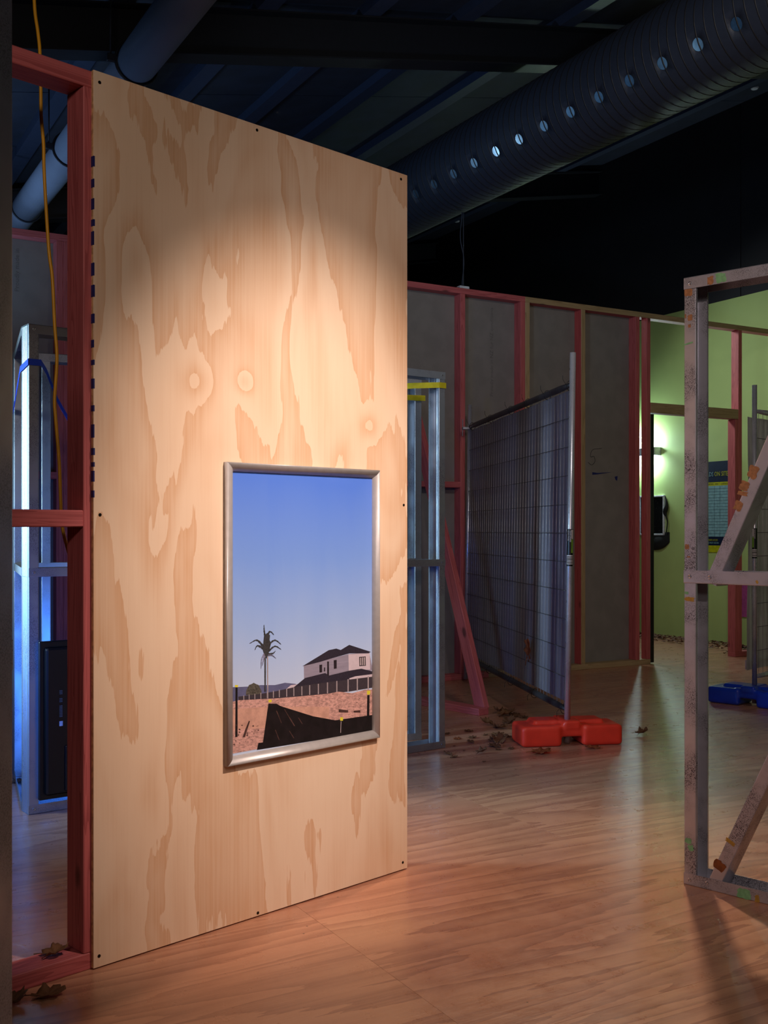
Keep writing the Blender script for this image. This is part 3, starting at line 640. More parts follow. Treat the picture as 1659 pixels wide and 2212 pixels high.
# braced pair of steel frames behind the plywood
A_ = floor_pt(62, 1761.2); B_ = floor_pt(962, 1615.6); BU = (B_-A_).normalized(); BA = math.atan2(BU.y, BU.x); BL = (B_-A_).length
bf = thing('steel_frame', 'pair of joined bare steel frames behind the plywood, blue-lit at left, yellow strap at right', 'frame', A_, BA)
BM_ = Matrix.Rotation(-BA, 4, 'Z')
def bl_(p): return BM_ @ (Vector(p)-A_)
HB = 2.022
profile_bar(bf, 'stud', (0.001, 0.002, 0.003), (0, 0, 1), X, HB-0.006, c_pts(), M['steel'])
profile_bar(bf, 'stud', (BL-0.001, 0.091, 0.003), (0, 0, 1), (-1, 0, 0), HB-0.006, c_pts(), M['steel'])
for x in (0.75, 1.5): profile_bar(bf, 'stud', (x, 0.002, 0.003), (0, 0, 1), X, HB-0.006, c_pts(), M['steel'])
track(bf, 'bottom_track', (0, 0, 0.001), X, BL, 1); track(bf, 'top_track', (0, 0, HB), X, BL, -1); track(bf, 'mid_rail', (0.0, -0.001, 0.98), X, BL, 1, 0.095, 0.036)
for x in (0.022, BL-0.022):
    for z in (0.022, HB-0.02, 0.998): rivet(bf, (x, -0.001, z), r=0.006)
C_ = floor_pt(31, 1679); D_ = Vector(((911-CX)/F*5.956, 5.956, 0)); cu = (D_-C_); cl = cu.length; CL = bl_(C_); DL = bl_(D_); cdir = (DL-CL).normalized()
cy = Vector((-cdir.y, cdir.x, 0))
profile_bar(bf, 'stud', CL+cy*0.002+Vector((0, 0, 0.003)), (0, 0, 1), cdir, HB-0.006, c_pts(), M['steel'])
profile_bar(bf, 'stud', DL+cy*0.091+Vector((0, 0, 0.003)), (0, 0, 1), -cdir, HB-0.006, c_pts(), M['steel'])
for k in (0.125, 0.72, 1.35): profile_bar(bf, 'stud', CL+cdir*k+cy*0.002+Vector((0, 0, 0.003)), (0, 0, 1), cdir, HB-0.006, c_pts(), M['steel'])
track(bf, 'bottom_track', CL+Vector((0, 0, 0.001)), cdir, cl, 1); track(bf, 'top_track', CL+Vector((0, 0, HB)), cdir, cl, -1); track(bf, 'mid_rail', CL+Vector((0, 0, 0.98)), cdir, cl, 1, h=0.036)
s0 = Vector((0.0, 0.093, 0)); sd = (CL-s0); sl = sd.length-0.003; sd.normalize(); sn = Vector((-sd.y, sd.x, 0))
for z, u_ in ((0.001, 1), (HB, -1), (0.98, 1)): track(bf, 'side_rail', s0-sn*0.04+sd*0.002+Vector((0, 0, z)), sd, sl, u_, 0.04, 0.036)
# straps
def strap(name, pts, w, mat, label, cat):
    P = [Vector(p) for p in pts]; vs = []; fs = []
    for p in P: vs += [p-Vector((0, 0, w/2)), p+Vector((0, 0, w/2))]
    for i in range(len(P)-1): fs.append((2*i, 2*i+2, 2*i+3, 2*i+1))
    o0 = A_.copy(); o = from_data(name, [v-o0 for v in vs], fs, M[mat]); o.location = o0
    m = o.modifiers.new('t', 'SOLIDIFY'); m.thickness = 0.0012; m.offset = 0; return tag(o, label, cat)
def bw(x, y, z): return A_+BU*x+Vector((-BU.y, BU.x, 0))*y+Vector((0, 0, z))
zt = 1.865
strap('blue_strap', [C_+Vector((-0.004, -0.004, 1.735)), bw(-0.004, 0.093, zt-0.02), bw(-0.004, -0.004, zt), bw(0.05, -0.004, zt), bw(0.085, 0.03, zt-0.03), bw(0.14, 0.05, 1.72), bw(0.26, 0.05, 1.52)], 0.026, 'blue_tape', 'blue strap tied around the steel corner stud, loose end hanging', 'strap')
Dc = D_+Vector((0, 0, 0)); zy = 1.95
strap('yellow_strap', [bw(BL+0.003, -0.003, zy), bw(BL-0.045, -0.004, zy), bw(BL-0.19, 0.05, zy-0.01), bw(BL-0.36, 0.12, zy-0.03), bw(BL-0.40, 0.30, zy-0.05), D_+Vector((0.02, 0.0, zy-0.04))+Vector((0, -0.004, 0))], 0.030, 'yellow_tape', 'yellow strap stretched between the steel frames right of the plywood', 'strap')

# television seen from behind, turned upright
tv = thing('television', 'black television turned on end, back towards us, between steel studs', 'television', bw(0.036, -0.004, 0.058), BA)
bm = bmesh.new(); bm_box(bm, (0, -0.020, 0), (0.39, -0.0, 0.655), 0.004, 2); from_bm('casing', bm, M['black_gloss'], tv)
bm = bmesh.new(); bm_box(bm, (0.02, -0.036, 0.02), (0.33, -0.018, 0.63), 0.012, 2); from_bm('back_cover', bm, M['black_gloss'], tv)
box('port_bay', (0.15, -0.046, 0.26), (0.30, -0.034, 0.44), M['black_gloss'], tv, 0.006, 2)
box('port_bay', (0.10, -0.042, 0.03), (0.30, -0.034, 0.22), M['black_gloss'], tv, 0.006, 2)
box('sticker', (0.078, -0.0368, 0.302), (0.092, -0.0362, 0.322), M['white'], tv)
vs, fs = [], []
rr = random.Random(5)
for k in range(14):
    z = 0.34+k*0.0062+(0.012 if k > 7 else 0)+(0.014 if k > 10 else 0); w = 0.012 if k > 7 else 0.006
    add_b(vs, fs, (0.079, -0.0366, z), (0.079+0.004, -0.0361, z+0.003)); add_b(vs, fs, (0.086, -0.0366, z), (0.086+0.004, -0.0361, z+0.003))
from_data('printed_symbols', vs, fs, M['board'], tv)
t_ = emit('tv_screen_glow', (60, 130, 255), 9.0); box('screen', (0.012, 0.0005, 0.012), (0.378, 0.0015, 0.643), t_, tv)
# ------------------------------------------------------------ temporary fences
def fence_foot(name, loc, ang, mat, label):
    bm = bmesh.new()
    for s in (-1, 1):
        a, b = sorted((s*0.285, s*0.058)); bm_box(bm, (a, -0.115, 0.0), (b, 0.105, 0.112), 0.020, 3)
        a, b = sorted((s*0.200, s*0.05)); bm_box(bm, (a, -0.05, 0.09), (b, 0.085, 0.133), 0.012, 2)
    bm_box(bm, (-0.10, -0.106, 0.050), (0.10, 0.098, 0.116), 0.012, 2)
    bm_box(bm, (-0.050, -0.110, 0.085), (0.050, 0.10, 0.137), 0.012, 2)
    o = from_bm(name, bm, M[mat], None, True); o.location = loc; o.rotation_euler = (0, 0, ang)
    m = o.modifiers.new('fuse', 'REMESH'); m.mode = 'VOXEL'; m.voxel_size = 0.0055; m.use_smooth_shade = True
    m = o.modifiers.new('soft', 'SMOOTH'); m.iterations = 4; m.factor = 0.6
    return tag(o, label, 'fence foot')
def fence(origin, ang, tilt, L, label, ban_mat, ban_side, ban, stickers, group=None, clip=None, rail_mat='rail'):
    f_ = thing('temporary_fence', label, 'fence', origin, ang, group); f_.rotation_euler = (tilt, 0, ang)
    H = 2.145
    for x in (0, L): tube('pole', [(x, 0, 0.012 if x == 0 else 0.02), (x, 0, H)], 0.0165, M['steel_inner'], f_, 20)
    for z, nm in ((1.972, 'top_rail'), (0.19, 'bottom_rail')):
        n = 14; pts = [(0.012+(L-0.024)*i/n, 0, z) for i in range(n+1)]; tube(nm, pts, [0.012 if i in (0, n) else 0.0185 for i in range(n+1)], M[rail_mat], f_, 14)
    side = 0.0 + (0.0)
    hm = tube_mesh('wire', [(0.012, 0, 0), (L-0.012, 0, 0)], 0.0021, 6); hm.materials.append(M['wire'])
    for k in range(11):
        z = 1.791-0.1587*k
        if z > 0.22: o = bpy.data.objects.new('wire', hm); link(o, f_); o.location = (0, 0.004*ban_side*-1, z)
    vm = tube_mesh('upright_wire', [(0, 0, 0.19), (0, 0, 1.972)], 0.0017, 6); vm.materials.append(M['wire_pale'])
    k = 0; x = 0.06
    while x < L-0.03:
        o = bpy.data.objects.new('upright_wire', vm); link(o, f_); o.location = (x, 0, 0); x += 0.0625; k += 1
    # scrim sheet
    x0_, x1_, zb, zt_, off, wav = ban; nx, nz = 90, 30; vs = []; fs = []
    for i in range(nx+1):
        for j in range(nz+1):
            s = i/nx; q = j/nz; x = x0_+(x1_-x0_)*s; z = zb+(zt_-zb)*q
            y = ban_side*(off+wav*(noise.noise(Vector((x*7, z*0.8, 3.1)))+0.5*noise.noise(Vector((x*17, z*1.7, 8.1))))+wav)
            if i == 0: x += 0.018*noise.noise(Vector((1.3, z*2.5, 0)))
            vs.append((x, y, z+0.006*noise.noise(Vector((x*3, 0, 5)))))
    for i in range(nx):
        for j in range(nz): a = i*(nz+1)+j; fs.append((a, a+nz+1, a+nz+2, a+1))
    b = from_data('scrim', vs, fs, M[ban_mat], f_, True)
    return f_
NP = floor_pt(1224.5, 1608)
f1 = fence(NP, math.atan2(0.989, -0.150), 0.016, 2.45, 'temporary wire fence panel with grey scrim running back from the orange-red foot', 'banner', -1, (0.03, 2.46, 0.225, 1.945, 0.006, 0.0014), None)
tie = tube_mesh('cable_tie', [(0, 0.024*math.cos(2*math.pi*k/20), 0.024*math.sin(2*math.pi*k/20)*1.15) for k in range(20)], 0.0018, 5, True); tie.materials.append(M['tie'])
for z in (1.972, 0.19):
    for x in ((0.035, 0.45, 0.85, 1.25, 1.8, 2.36) if z > 1 else (0.05, 0.62, 1.15, 1.72, 2.2)):
        o = bpy.data.objects.new('cable_tie', tie); link(o, f1); o.location = (x, 0, z-0.004); o.rotation_euler = (0, 0, 0.15)
        tube('cable_tie_tail', [(x, 0.024, z), (x+0.01, 0.040, z+(0.03 if z > 1 else -0.02)), (x-0.004, 0.045, z+(0.05 if z > 1 else -0.045))], 0.0014, M['tie'], f1, 5)
def pole_sticker(f_, z0_, z1_, lab, facing, txt_side):
    # sleeve wrapped round the pole
    def sleeve(nm, a0, a1, za, zb, rad, mat):
        n = 14; vs = []; fs = []
        for i in range(n+1):
            a = a0+(a1-a0)*i/n; vs += [(rad*math.cos(a), rad*math.sin(a), za), (rad*math.cos(a), rad*math.sin(a), zb)]
        for i in range(n): fs.append((2*i, 2*i+2, 2*i+3, 2*i+1))
        return from_data(nm, vs, fs, mat, f_, True)
    h = z1_-z0_
    sleeve('sticker', facing-1.7, facing+1.7, z0_, z1_, 0.0168, M['tie'])
    sg = plain('sticker_green', (110, 150, 40), 0.5); sw_ = plain('sticker_white', (190, 180, 176), 0.5)
    sleeve('sticker_panel', facing+0.75*txt_side-0.3, facing+0.75*txt_side+0.45, z0_+h*0.36, z0_+h*0.72, 0.0170, sg)
    sleeve('sticker_panel', facing+0.75*txt_side-0.3, facing+0.75*txt_side+0.45, z0_+h*0.73, z0_+h*0.985, 0.0170, sw_)
    sleeve('sticker_panel', facing-1.2, facing+1.2, z0_+h*0.05, z0_+h*0.30, 0.0170, sw_)
    for k, (a, b) in enumerate(((0.07, 0.115), (0.13, 0.15), (0.165, 0.22), (0.235, 0.27))): sleeve('barcode_bar', facing-1.0, facing+1.1, z0_+h*a, z0_+h*b, 0.01715, M['print_grey'])
    d = Vector((math.cos(facing), math.sin(facing), 0)); tq = Vector((0, 0, 1)).cross(d)
    text_obj('sticker_text', 'TEMPORARY', 0.0115, sw_, f_, d*0.0172+tq*0.002*-1+Vector((0, 0, z1_-h*0.03)), (0, 0, -1), tq, squeeze=1.0)
    text_obj('sticker_text', 'FENCE PANEL', 0.0095, sw_, f_, d*0.0168+tq*-0.0125+Vector((0, 0, z1_-h*0.03)), (0, 0, -1), tq, squeeze=1.0)
camd = math.atan2(-NP.y, -NP.x)-math.atan2(0.989, -0.150)
zs1 = CH-(1143-HY)/F*5.83; zs0 = CH-(1223-HY)/F*5.83
pole_sticker(f1, zs0, zs1, '', camd, 1)
# wall bracket of the far pole
bk = box('bracket', (2.42, 0.0, 1.83+0.12), (2.47, 0.06, 1.85+0.12), M['steel_inner'], f1, 0.003)
box('bracket_plate', (2.438, 0.055, 1.90), (2.452, 0.060, 2.03), M['steel_inner'], f1, 0.002)
fd = fence_foot('fence_foot', floor_pt(1225, 1606)+Vector((0.0, 0.03, 0)), math.radians(9), 'red_foot', 'orange-red moulded plastic fence foot on the floor among dry leaves')
P2 = Vector((2.485, 7.14, 0))
f2 = fence(P2, math.radians(45), 0, 2.4, 'temporary wire fence panel with pale crumpled scrim at the right border', 'banner_pale', 1, (-0.055, 2.4, 0.235, 1.93, 0.012, 0.014), None, rail_mat='steel_inner')
# printed bands and lettering on the pale scrim
M['scrim_print'] = plain('pale_violet_print', (196, 176, 190), 0.6)
box('hem', (-0.045, 0.044, 0.237), (2.39, 0.0455, 0.30), M['scrim_print'], f2)
camd2 = math.atan2(-P2.y, -P2.x)-math.radians(45)
pole_sticker(f2, CH-(1206-HY)/F*7.14, CH-(1141-HY)/F*7.14, '', camd2, -1)
tag(fence_foot('fence_foot', P2, math.radians(-44), 'blue_foot', 'blue moulded plastic fence foot at the right border'))
# small bottle cap beside blue foot
bm = bmesh.new(); disc_bm(bm, 0.022, 0.012, 12, 0.008); disc_bm(bm, 0.008, 0.03, 10, 0.004, 0.01)
o = from_bm('metal_bit', bm, M['bright_screw']); o.location = floor_pt(1572, 1518); tag(o, 'small shiny metal bit on the floor below the blue foot', 'debris')

# ------------------------------------------------------------ things on the green wall
GW = T1
def gthing(name, label, cat, px, z, off=0.0): return thing(name, label, cat, G(GW-off, r_at(px, GW), z), TH-math.pi/2)
# local x = towards smaller r (photo right), local y = into the wall, z up
wl = gthing('wall_light', 'white up-and-down wall light glowing on the green wall', 'lamp', 1428, 2.0)
ww = -(r_at(1428, GW)-r_at(1376, GW))
LW = r_at(1376, GW)-r_at(1428, GW)
bm = bmesh.new(); bm_box(bm, (-LW, -0.10, 0.0), (0, -0.085, 0.09), 0.003); bm_box(bm, (-LW, -0.1, 0), (-LW+0.01, 0, 0.09)); bm_box(bm, (-0.01, -0.1, 0), (0, 0, 0.09)); bm_box(bm, (-LW, -0.01, 0), (0, 0, 0.09)); from_bm('housing', bm, M['white'], wl)
gl = emit('lamp_tube_glow', (225, 245, 255), 60.0)
tube('lamp_tube', [(-LW+0.02, -0.05, 0.045), (-0.02, -0.05, 0.045)], 0.016, gl, wl, 12)
box('lamp_window', (-LW+0.01, -0.1015, 0.02), (-LW*0.62, -0.100, 0.07), emit('lamp_window_glow', (215, 240, 255), 30.0), wl)
pwl = G(GW-0.05, r_at(1400, GW), 2.045)
point('wall_light_bulb', pwl+Vector((0, 0, 0.12)), 34, (0.72, 0.98, 1.0), 0.05)
point('wall_light_bulb_low', pwl-Vector((0, 0, 0.13)), 16, (0.72, 0.98, 1.0), 0.05)
# framed dark board and bag
pb = gthing('framed_notice', 'dark speckled board in a thin white frame on the green wall', 'picture', 1438, 1.115)
PBW = r_at(1385, GW)-r_at(1438, GW); 
box('board', (-PBW+0.015, -0.022, 0.015), (-0.015, -0.004, 0.425), M['black_gloss'], pb)
for lo, hi in (((-PBW, -0.03, 0), (0, -0.002, 0.018)), ((-PBW, -0.03, 0.424), (0, -0.002, 0.442)), ((-PBW, -0.03, 0), (-PBW+0.018, -0.002, 0.442)), ((-0.018, -0.03, 0), (0, -0.002, 0.442))): box('frame_bar', lo, hi, M['white'], pb, 0.002)
vs, fs = [], []; rr = random.Random(9)
for k in range(70):
    x = -0.03-rr.random()*0.2; z = 0.03+rr.random()*0.38; s = rr.uniform(0.001, 0.003); add_b(vs, fs, (x, -0.0228, z), (x+s*2, -0.0221, z+s))
from_data('speckle', vs, fs, M['board'], pb)
bg = gthing('cloth_bag', 'black cloth bag hanging from a strap behind the framed board', 'bag', 1447, 0.95)
BW = 0.30; prof = [(0.0, 0.10), (0.05, 0.03), (0.15, 0.0), (BW, 0.0)]
bm = bmesh.new(); n = 16; rows = []
for j in range(7):
    z = 0.20*(j/6); row_ = []
    for i in range(n+1):
        s = i/n; x = -BW+BW*s*1.0; sag = (0.09*(s**4))*(1-j/6); y = -0.004-0.035*math.sin(math.pi*s)*math.sin(math.pi*(0.15+0.8*j/6)); row_.append(bm.verts.new((x, y, z+sag)))
    rows.append(row_)
for j in range(6):
    for i in range(n): bm.faces.new((rows[j][i], rows[j][i+1], rows[j+1][i+1], rows[j+1][i]))
o = from_bm('pouch', bm, M['bag'], bg, True); m = o.modifiers.new('t', 'SOLIDIFY'); m.thickness = 0.003
for zz0, zz1, w in ((0.19, 0.62, 0.018),):
    pts = [(-0.035, -0.035, 0.60), (-0.012, -0.036, 0.50), (-0.04, -0.034, 0.42), (-0.016, -0.032, 0.36), (-0.008, -0.03, 0.30), (-0.02, -0.03, 0.2)]
    tube('strap', spline(pts, 5), [0.006+0.02*max(0, math.sin(i*0.19))**2 if i < 14 else 0.007 for i in range(26)], M['bag'], bg, 8)
# hazard sign
sgn = gthing('hazard_sign', 'blue and yellow HAZARDS ON SITE table sign on the green wall', 'sign', 1592, 0.94)
SW_ = 0.62; navy = plain('sign_navy', (14, 28, 58), 0.45); syel = plain('sign_yellow', (176, 180, 14), 0.45); scy = plain('sign_pale_blue', (128, 172, 178), 0.45); sln = plain('sign_line', (40, 66, 84), 0.5)
def on(z): return z-0.94
box('panel', (-SW_, -0.006, 0.0), (0, -0.001, on(1.889)), navy, sgn, 0.001)
box('heading_band', (-SW_, -0.0068, on(1.635)), (0, -0.006, on(1.672)), syel, sgn)
box('table_area', (-SW_+0.004, -0.0066, on(1.105)), (-0.004, -0.006, on(1.635)), scy, sgn)
box('footer_block', (-SW_+0.01, -0.0068, 0.0), (-0.02, -0.006, on(1.012)), syel, sgn)
vs, fs = [], []
for k in range(1, 17): z = on(1.105)+k*0.0312; add_b(vs, fs, (-SW_+0.006, -0.0072, z-0.0015), (-0.006, -0.0066, z+0.0015))
for px in (1544, 1556): x = -(r_at(px, GW)-r_at(1592, GW)); add_b(vs, fs, (x-0.0015, -0.0072, on(1.105)), (x+0.0015, -0.0066, on(1.635)))
from_data('table_lines', vs, fs, sln, sgn)
xE = -(r_at(1580, GW)-r_at(1592, GW))
text_obj('lettering', 'ON SITE', 0.066, syel, sgn, (-(r_at(1544.0, GW)-r_at(1592, GW)), -0.0072, on(1.735)), (1, 0, 0), (0, 0, 1), squeeze=0.76)
text_obj('lettering', 'HAZARDS', 0.066, scy, sgn, (-(r_at(1542.0, GW)-r_at(1592, GW)), -0.0072, on(1.735)), (1, 0, 0), (0, 0, 1), 'RIGHT', squeeze=0.76)
for b, px in (('HAZARD', 1530), ('RISK', 1546), ('CONTROL', 1558)): text_obj('lettering', b, 0.024, navy, sgn, (-(r_at(px, GW)-r_at(1592, GW)), -0.0072, on(1.645)), (1, 0, 0), (0, 0, 1), squeeze=0.8)
text_obj('lettering', 'UNAUTHORISED ACCESS', 0.026, syel, sgn, (-0.47, -0.0072, on(1.06)), (1, 0, 0), (0, 0, 1), squeeze=0.75)
text_obj('lettering', 'ENTERING SITE MUST SIGN IN', 0.026, scy, sgn, (-0.50, -0.0072, on(1.03)), (1, 0, 0), (0, 0, 1), squeeze=0.75)
mg = gthing('magenta_board', 'plain magenta board on the green wall behind the right fence', 'board', 1625, 0.295)
box('panel', (-0.16, -0.010, 0), (0.35, -0.001, 0.42), plain('magenta_paint', (168, 70, 132), 0.6), mg)

# ------------------------------------------------------------ duct, pipe, detectors
DT, DZ, DR = 4.617, 3.98, 0.30
du = thing('ventilation_duct', 'large black spiral ventilation duct with a line of round holes', 'duct', G(DT, 0, DZ), TH)
pitch = 0.27; rk0 = 5.43-1.212; ks = range(-8, 30); hr = 0.037
ang0 = math.radians(180+31)           # holes face the camera, below horizontal (angle measured in local x-z plane)
vs, fs, vid = [], [], {}
def cv(th_, y):
    key = (round(th_ % (2*math.pi), 5), round(y, 5))
    if key not in vid: vid[key] = len(vs); vs.append((DR*math.cos(th_), y, DR*math.sin(th_)))
    return vid[key]
NA = 48; da = 2*math.pi/NA; hc = 2      # hole cell spans 4 angular steps
halfA = hc*da; halfY = 0.075
for k in ks:
    yc = rk0+pitch*k; ys = [yc-pitch/2, yc-halfY, yc, yc+halfY, yc+pitch/2]
    for a in range(NA):
        t0_, t1_ = ang0-halfA+a*da, ang0-halfA+(a+1)*da
        for i in range(4):
            if a < 2*hc and i in (1, 2): continue
            fs.append((cv(t0_, ys[i]), cv(t1_, ys[i]), cv(t1_, ys[i+1]), cv(t0_, ys[i+1])))
    per = [(ang0-halfA+j*da, ys[1]) for j in range(4)]+[(ang0+halfA, ys[1]), (ang0+halfA, ys[2])]+[(ang0+halfA-j*da, ys[3]) for j in range(4)]+[(ang0-halfA, ys[3]), (ang0-halfA, ys[2])]
    pn = len(per); circ = []
    for (pa, py_) in per:
        w = math.atan2((py_-yc)/halfY, (pa-ang0)/halfA); circ.append((w, pa, py_))
    fine = []
    for i in range(pn):
        w0 = circ[i][0]; w1 = circ[(i+1) % pn][0]
        while w1 < w0: w1 += 2*math.pi
        o0 = cv(circ[i][1], circ[i][2]); o1 = cv(circ[(i+1) % pn][1], circ[(i+1) % pn][2])
        wm = (w0+w1)/2
        c = [cv(ang0+hr/DR*math.cos(w), yc+hr*math.sin(w)) for w in (w0, wm, w1)]
        fs.append((o0, c[0], c[1])); fs.append((o0, c[1], o1)); fs.append((o1, c[1], c[2]))
sh = from_data('shell', vs, fs, [M['duct'], M['duct_in']], du, True)
bm = bmesh.new(); bm.from_mesh(sh.data); bmesh.ops.recalc_face_normals(bm, faces=bm.faces); bm.to_mesh(sh.data); bm.free()
m = sh.modifiers.new('wall', 'SOLIDIFY'); m.thickness = 0.004; m.offset = -1; m.material_offset = 1; m.material_offset_rim = 0
yy0, yy1 = rk0+pitch*(-8)-pitch/2+0.02, rk0+pitch*29+pitch/2-0.02; sp_ = 0.0675; turns = (yy1-yy0)/sp_; n = int(turns*36)
vs, fs = [], []
for i in range(n+1):
    a = 2*math.pi*turns*i/n; y = yy0+(yy1-yy0)*i/n
    for rr_, dy in ((DR-0.001, -0.0045), (DR+0.0022, -0.003), (DR+0.0022, 0.003), (DR-0.001, 0.0045)): vs.append((rr_*math.cos(a), y+dy, rr_*math.sin(a)))
for i in range(n):
    for k in range(3): fs.append((4*i+k, 4*i+k+1, 4*i+4+k+1, 4*i+4+k))
o = from_data('spiral_seam', vs, fs, M['duct_seam'], du, True); o['kind'] = 'stuff'
for yy in (1.6, 12.4):
    tube('hanger', [(0, yy, DR), (0, yy, ZC(DT)-DZ+0.0)], 0.005, M['ring'], du, 6)
for ir, pw_ in ((6.95, 1.6), (5.0, 0.25)): point('duct_fill', G(DT+0.05, ir, DZ+0.05), pw_, (0.45, 0.75, 1.0), 0.06)  # added lights inside the duct so its holes glow; no lamp belongs there
PT, PZ, PR = 1.69, 3.72, 0.112
pi_ = thing('round_pipe', 'grey-blue round pipe hung below the ceiling at upper left', 'pipe', G(PT, 0, PZ), TH)
for k, (a, b) in enumerate(((0.8, 3.15), (3.15, 4.45), (4.45, 5.72), (5.72, 7.24), (7.24, 8.7), (8.7, 10.1), (10.1, 13.0))):
    tube('pipe_length', [(0, a+0.004, 0), (0, a+0.03, 0), (0, b-0.004, 0)], [PR, PR-0.003, PR-0.003], M['pipe'], pi_, 36)
for y in (3.15, 4.45, 5.72, 7.24, 8.7, 10.1):
    tube('clamp_ring', [(PR*1.04*math.cos(2*math.pi*i/32), y, PR*1.04*math.sin(2*math.pi*i/32)) for i in range(32)], 0.007, M['ring'], pi_, 8, True)
    box('clamp_lug', (-PR-0.05, y-0.012, -0.02), (-PR+0.0, y+0.012, 0.02), M['ring'], pi_, 0.003)
    tube('hanger_rod', [(-PR-0.03, y, 0.0), (-PR-0.03, y, ZC(PT-0.14)-PZ+0.0)], 0.005, M['ring'], pi_, 6)
def detector(px, py, label):
    q = (px-CX)/F; v = (HY-py)/F; k = math.cos(TH)*q+math.sin(TH); Y = (3.893-CH)/(v-0.19*k); P = Vector((q*Y, Y, CH+v*Y))
    th_ = thing('smoke_detector', label, 'smoke detector', P+Vector((0, 0, 0.055)), TH)
    bm = bmesh.new(); disc_bm(bm, 0.050, 0.022, 24, 0.058, -0.04); from_bm('base', bm, M['white'], th_)
    bm = bmesh.new(); disc_bm(bm, 0.030, 0.026, 24, 0.048, -0.066); from_bm('head', bm, M['white'], th_)
    for a in range(8):
        o = box('slot', (0.036, -0.012, -0.052), (0.0475, 0.012, -0.045), M['tie'], th_); o.rotation_euler = (0, 0, a*math.pi/4)
    tube('mount', [(0, 0, -0.02), (0, 0, ZC(G(0, 0).x) - 0)] if False else [(0, 0, -0.02), (0, 0, 0.01)], 0.02, M['white'], th_, 10)
detector(1630, 190, 'round white smoke detector on the ceiling at upper right'); detector(987, 478, 'small white smoke detector seen just below the duct')
# yellow cord
cp = [(74, -160), (74, 0), (82, 70), (86, 110), (88, 185), (89, 250), (94, 310), (95, 360), (99, 440), (106, 545), (113, 600), (118, 700), (123, 775), (118, 860), (120, 900), (128, 1000), (131, 1080), (135, 1140), (150, 1200), (162, 1240)]
pts = [at(x, y, 3.02) for x, y in cp]
top = pts[0].copy(); tt = top.x*math.cos(TH)+top.y*math.sin(TH); top.z = ZC(tt)-0.012; top.x -= 0.02
pts = [top]+pts+[Vector((pts[-1].x+0.10, 3.12, 0.70)), Vector((pts[-1].x+0.16, 3.2, 0.25)), Vector((pts[-1].x+0.22, 3.28, 0.012)), Vector((pts[-1].x+0.4, 3.5, 0.008))]
o = tube('extension_lead', [p-pts[0] for p in spline(pts, 6)], 0.0048, M['yellow'], None, 10); o.location = pts[0]; tag(o, 'yellow cord hanging through the open bay of the pink frame', 'cord')

# ------------------------------------------------------------ dry leaves
def leaf_mesh(seed, lobes=5, curl=0.5):
    rr = random.Random(seed); n = 40; vs = [(0, 0, 0)]; fs = []; rings = (0.35, 0.7, 1.0)
    ph = rr.random()*6
    for j, q in enumerate(rings):
        for i in range(n):
            a = 2*math.pi*i/n
            lob = 0.72+0.28*abs(math.cos(a*lobes/2))**0.7+0.06*math.sin(a*13+ph)
            if q == 1.0: lob *= 0.93+0.12*rr.random()
            if abs(a-math.pi) < 0.3: lob *= 0.6
            rd = q*(lob if q > 0.5 else 0.8)*0.5
            x, y = rd*math.cos(a), rd*math.sin(a)*0.85
            z = curl*(0.9*x*x*(1 if x > 0 else -0.3)+1.3*y*y*rr.uniform(0.8, 1.0)) + 0.10*curl*noise.noise(Vector((x*5+seed, y*5, 0.3)))*q + 0.03*math.sin(a*lobes)*q
            vs.append((x, y, z))
    for i in range(n): fs.append((0, 1+i, 1+(i+1) % n))
    for j in range(2):
        for i in range(n): a, b = 1+j*n+i, 1+j*n+(i+1) % n; fs.append((a, a+n, b+n, b))
    m0 = min(v[2] for v in vs); b = len(vs)
    P = [(-0.30, 0, 0), (-0.5, 0.02, 0.03), (-0.72, 0.06, 0.02)]
    for k, p in enumerate(P): vs += [(p[0], p[1]-0.012, p[2]), (p[0], p[1]+0.012, p[2]), (p[0], p[1], p[2]+0.02)]
    for k in range(2):
        for q in range(3): l = (q+1) % 3; fs.append((b+3*k+q, b+3*k+l, b+3*k+3+l, b+3*k+3+q))
    m0 = min(v[2] for v in vs)
    me = bpy.data.meshes.new('dry_leaf'); me.from_pydata([(x, y, z-m0+0.004) for x, y, z in vs], [], fs); me.update()
    for p in me.polygons: p.use_smooth = True
    return me
LM = {}
for s in range(6):
    for mt in ('leaf', 'leaf_dark', 'leaf_orange'):
        me = leaf_mesh(s+1, 5 if s % 2 else 7, (0.5, 1.1, 0.3, 1.6, 0.8, 1.3)[s]); me.materials.append(M[mt]); LM[(s, mt)] = me
def leaf(px, py, size, label, s=0, mt='leaf', rot=0.0, tilt=(0, 0), z=0.0, group=None, pos=None):
    o = bpy.data.objects.new('dry_leaf', LM[(s, mt)]); link(o); o.location = pos if pos is not None else floor_pt(px, py)+Vector((0, 0, z+0.001))
    o.scale = (size,)*3; o.rotation_euler = (tilt[0], tilt[1], rot); m = o.modifiers.new('t', 'SOLIDIFY'); m.thickness = 0.006
    return tag(o, label, 'leaf', group)
c7 = lambda x, y: (860+x/3.072, 1180+y/3.072)
G1 = 'dry leaves scattered left of the orange-red foot'
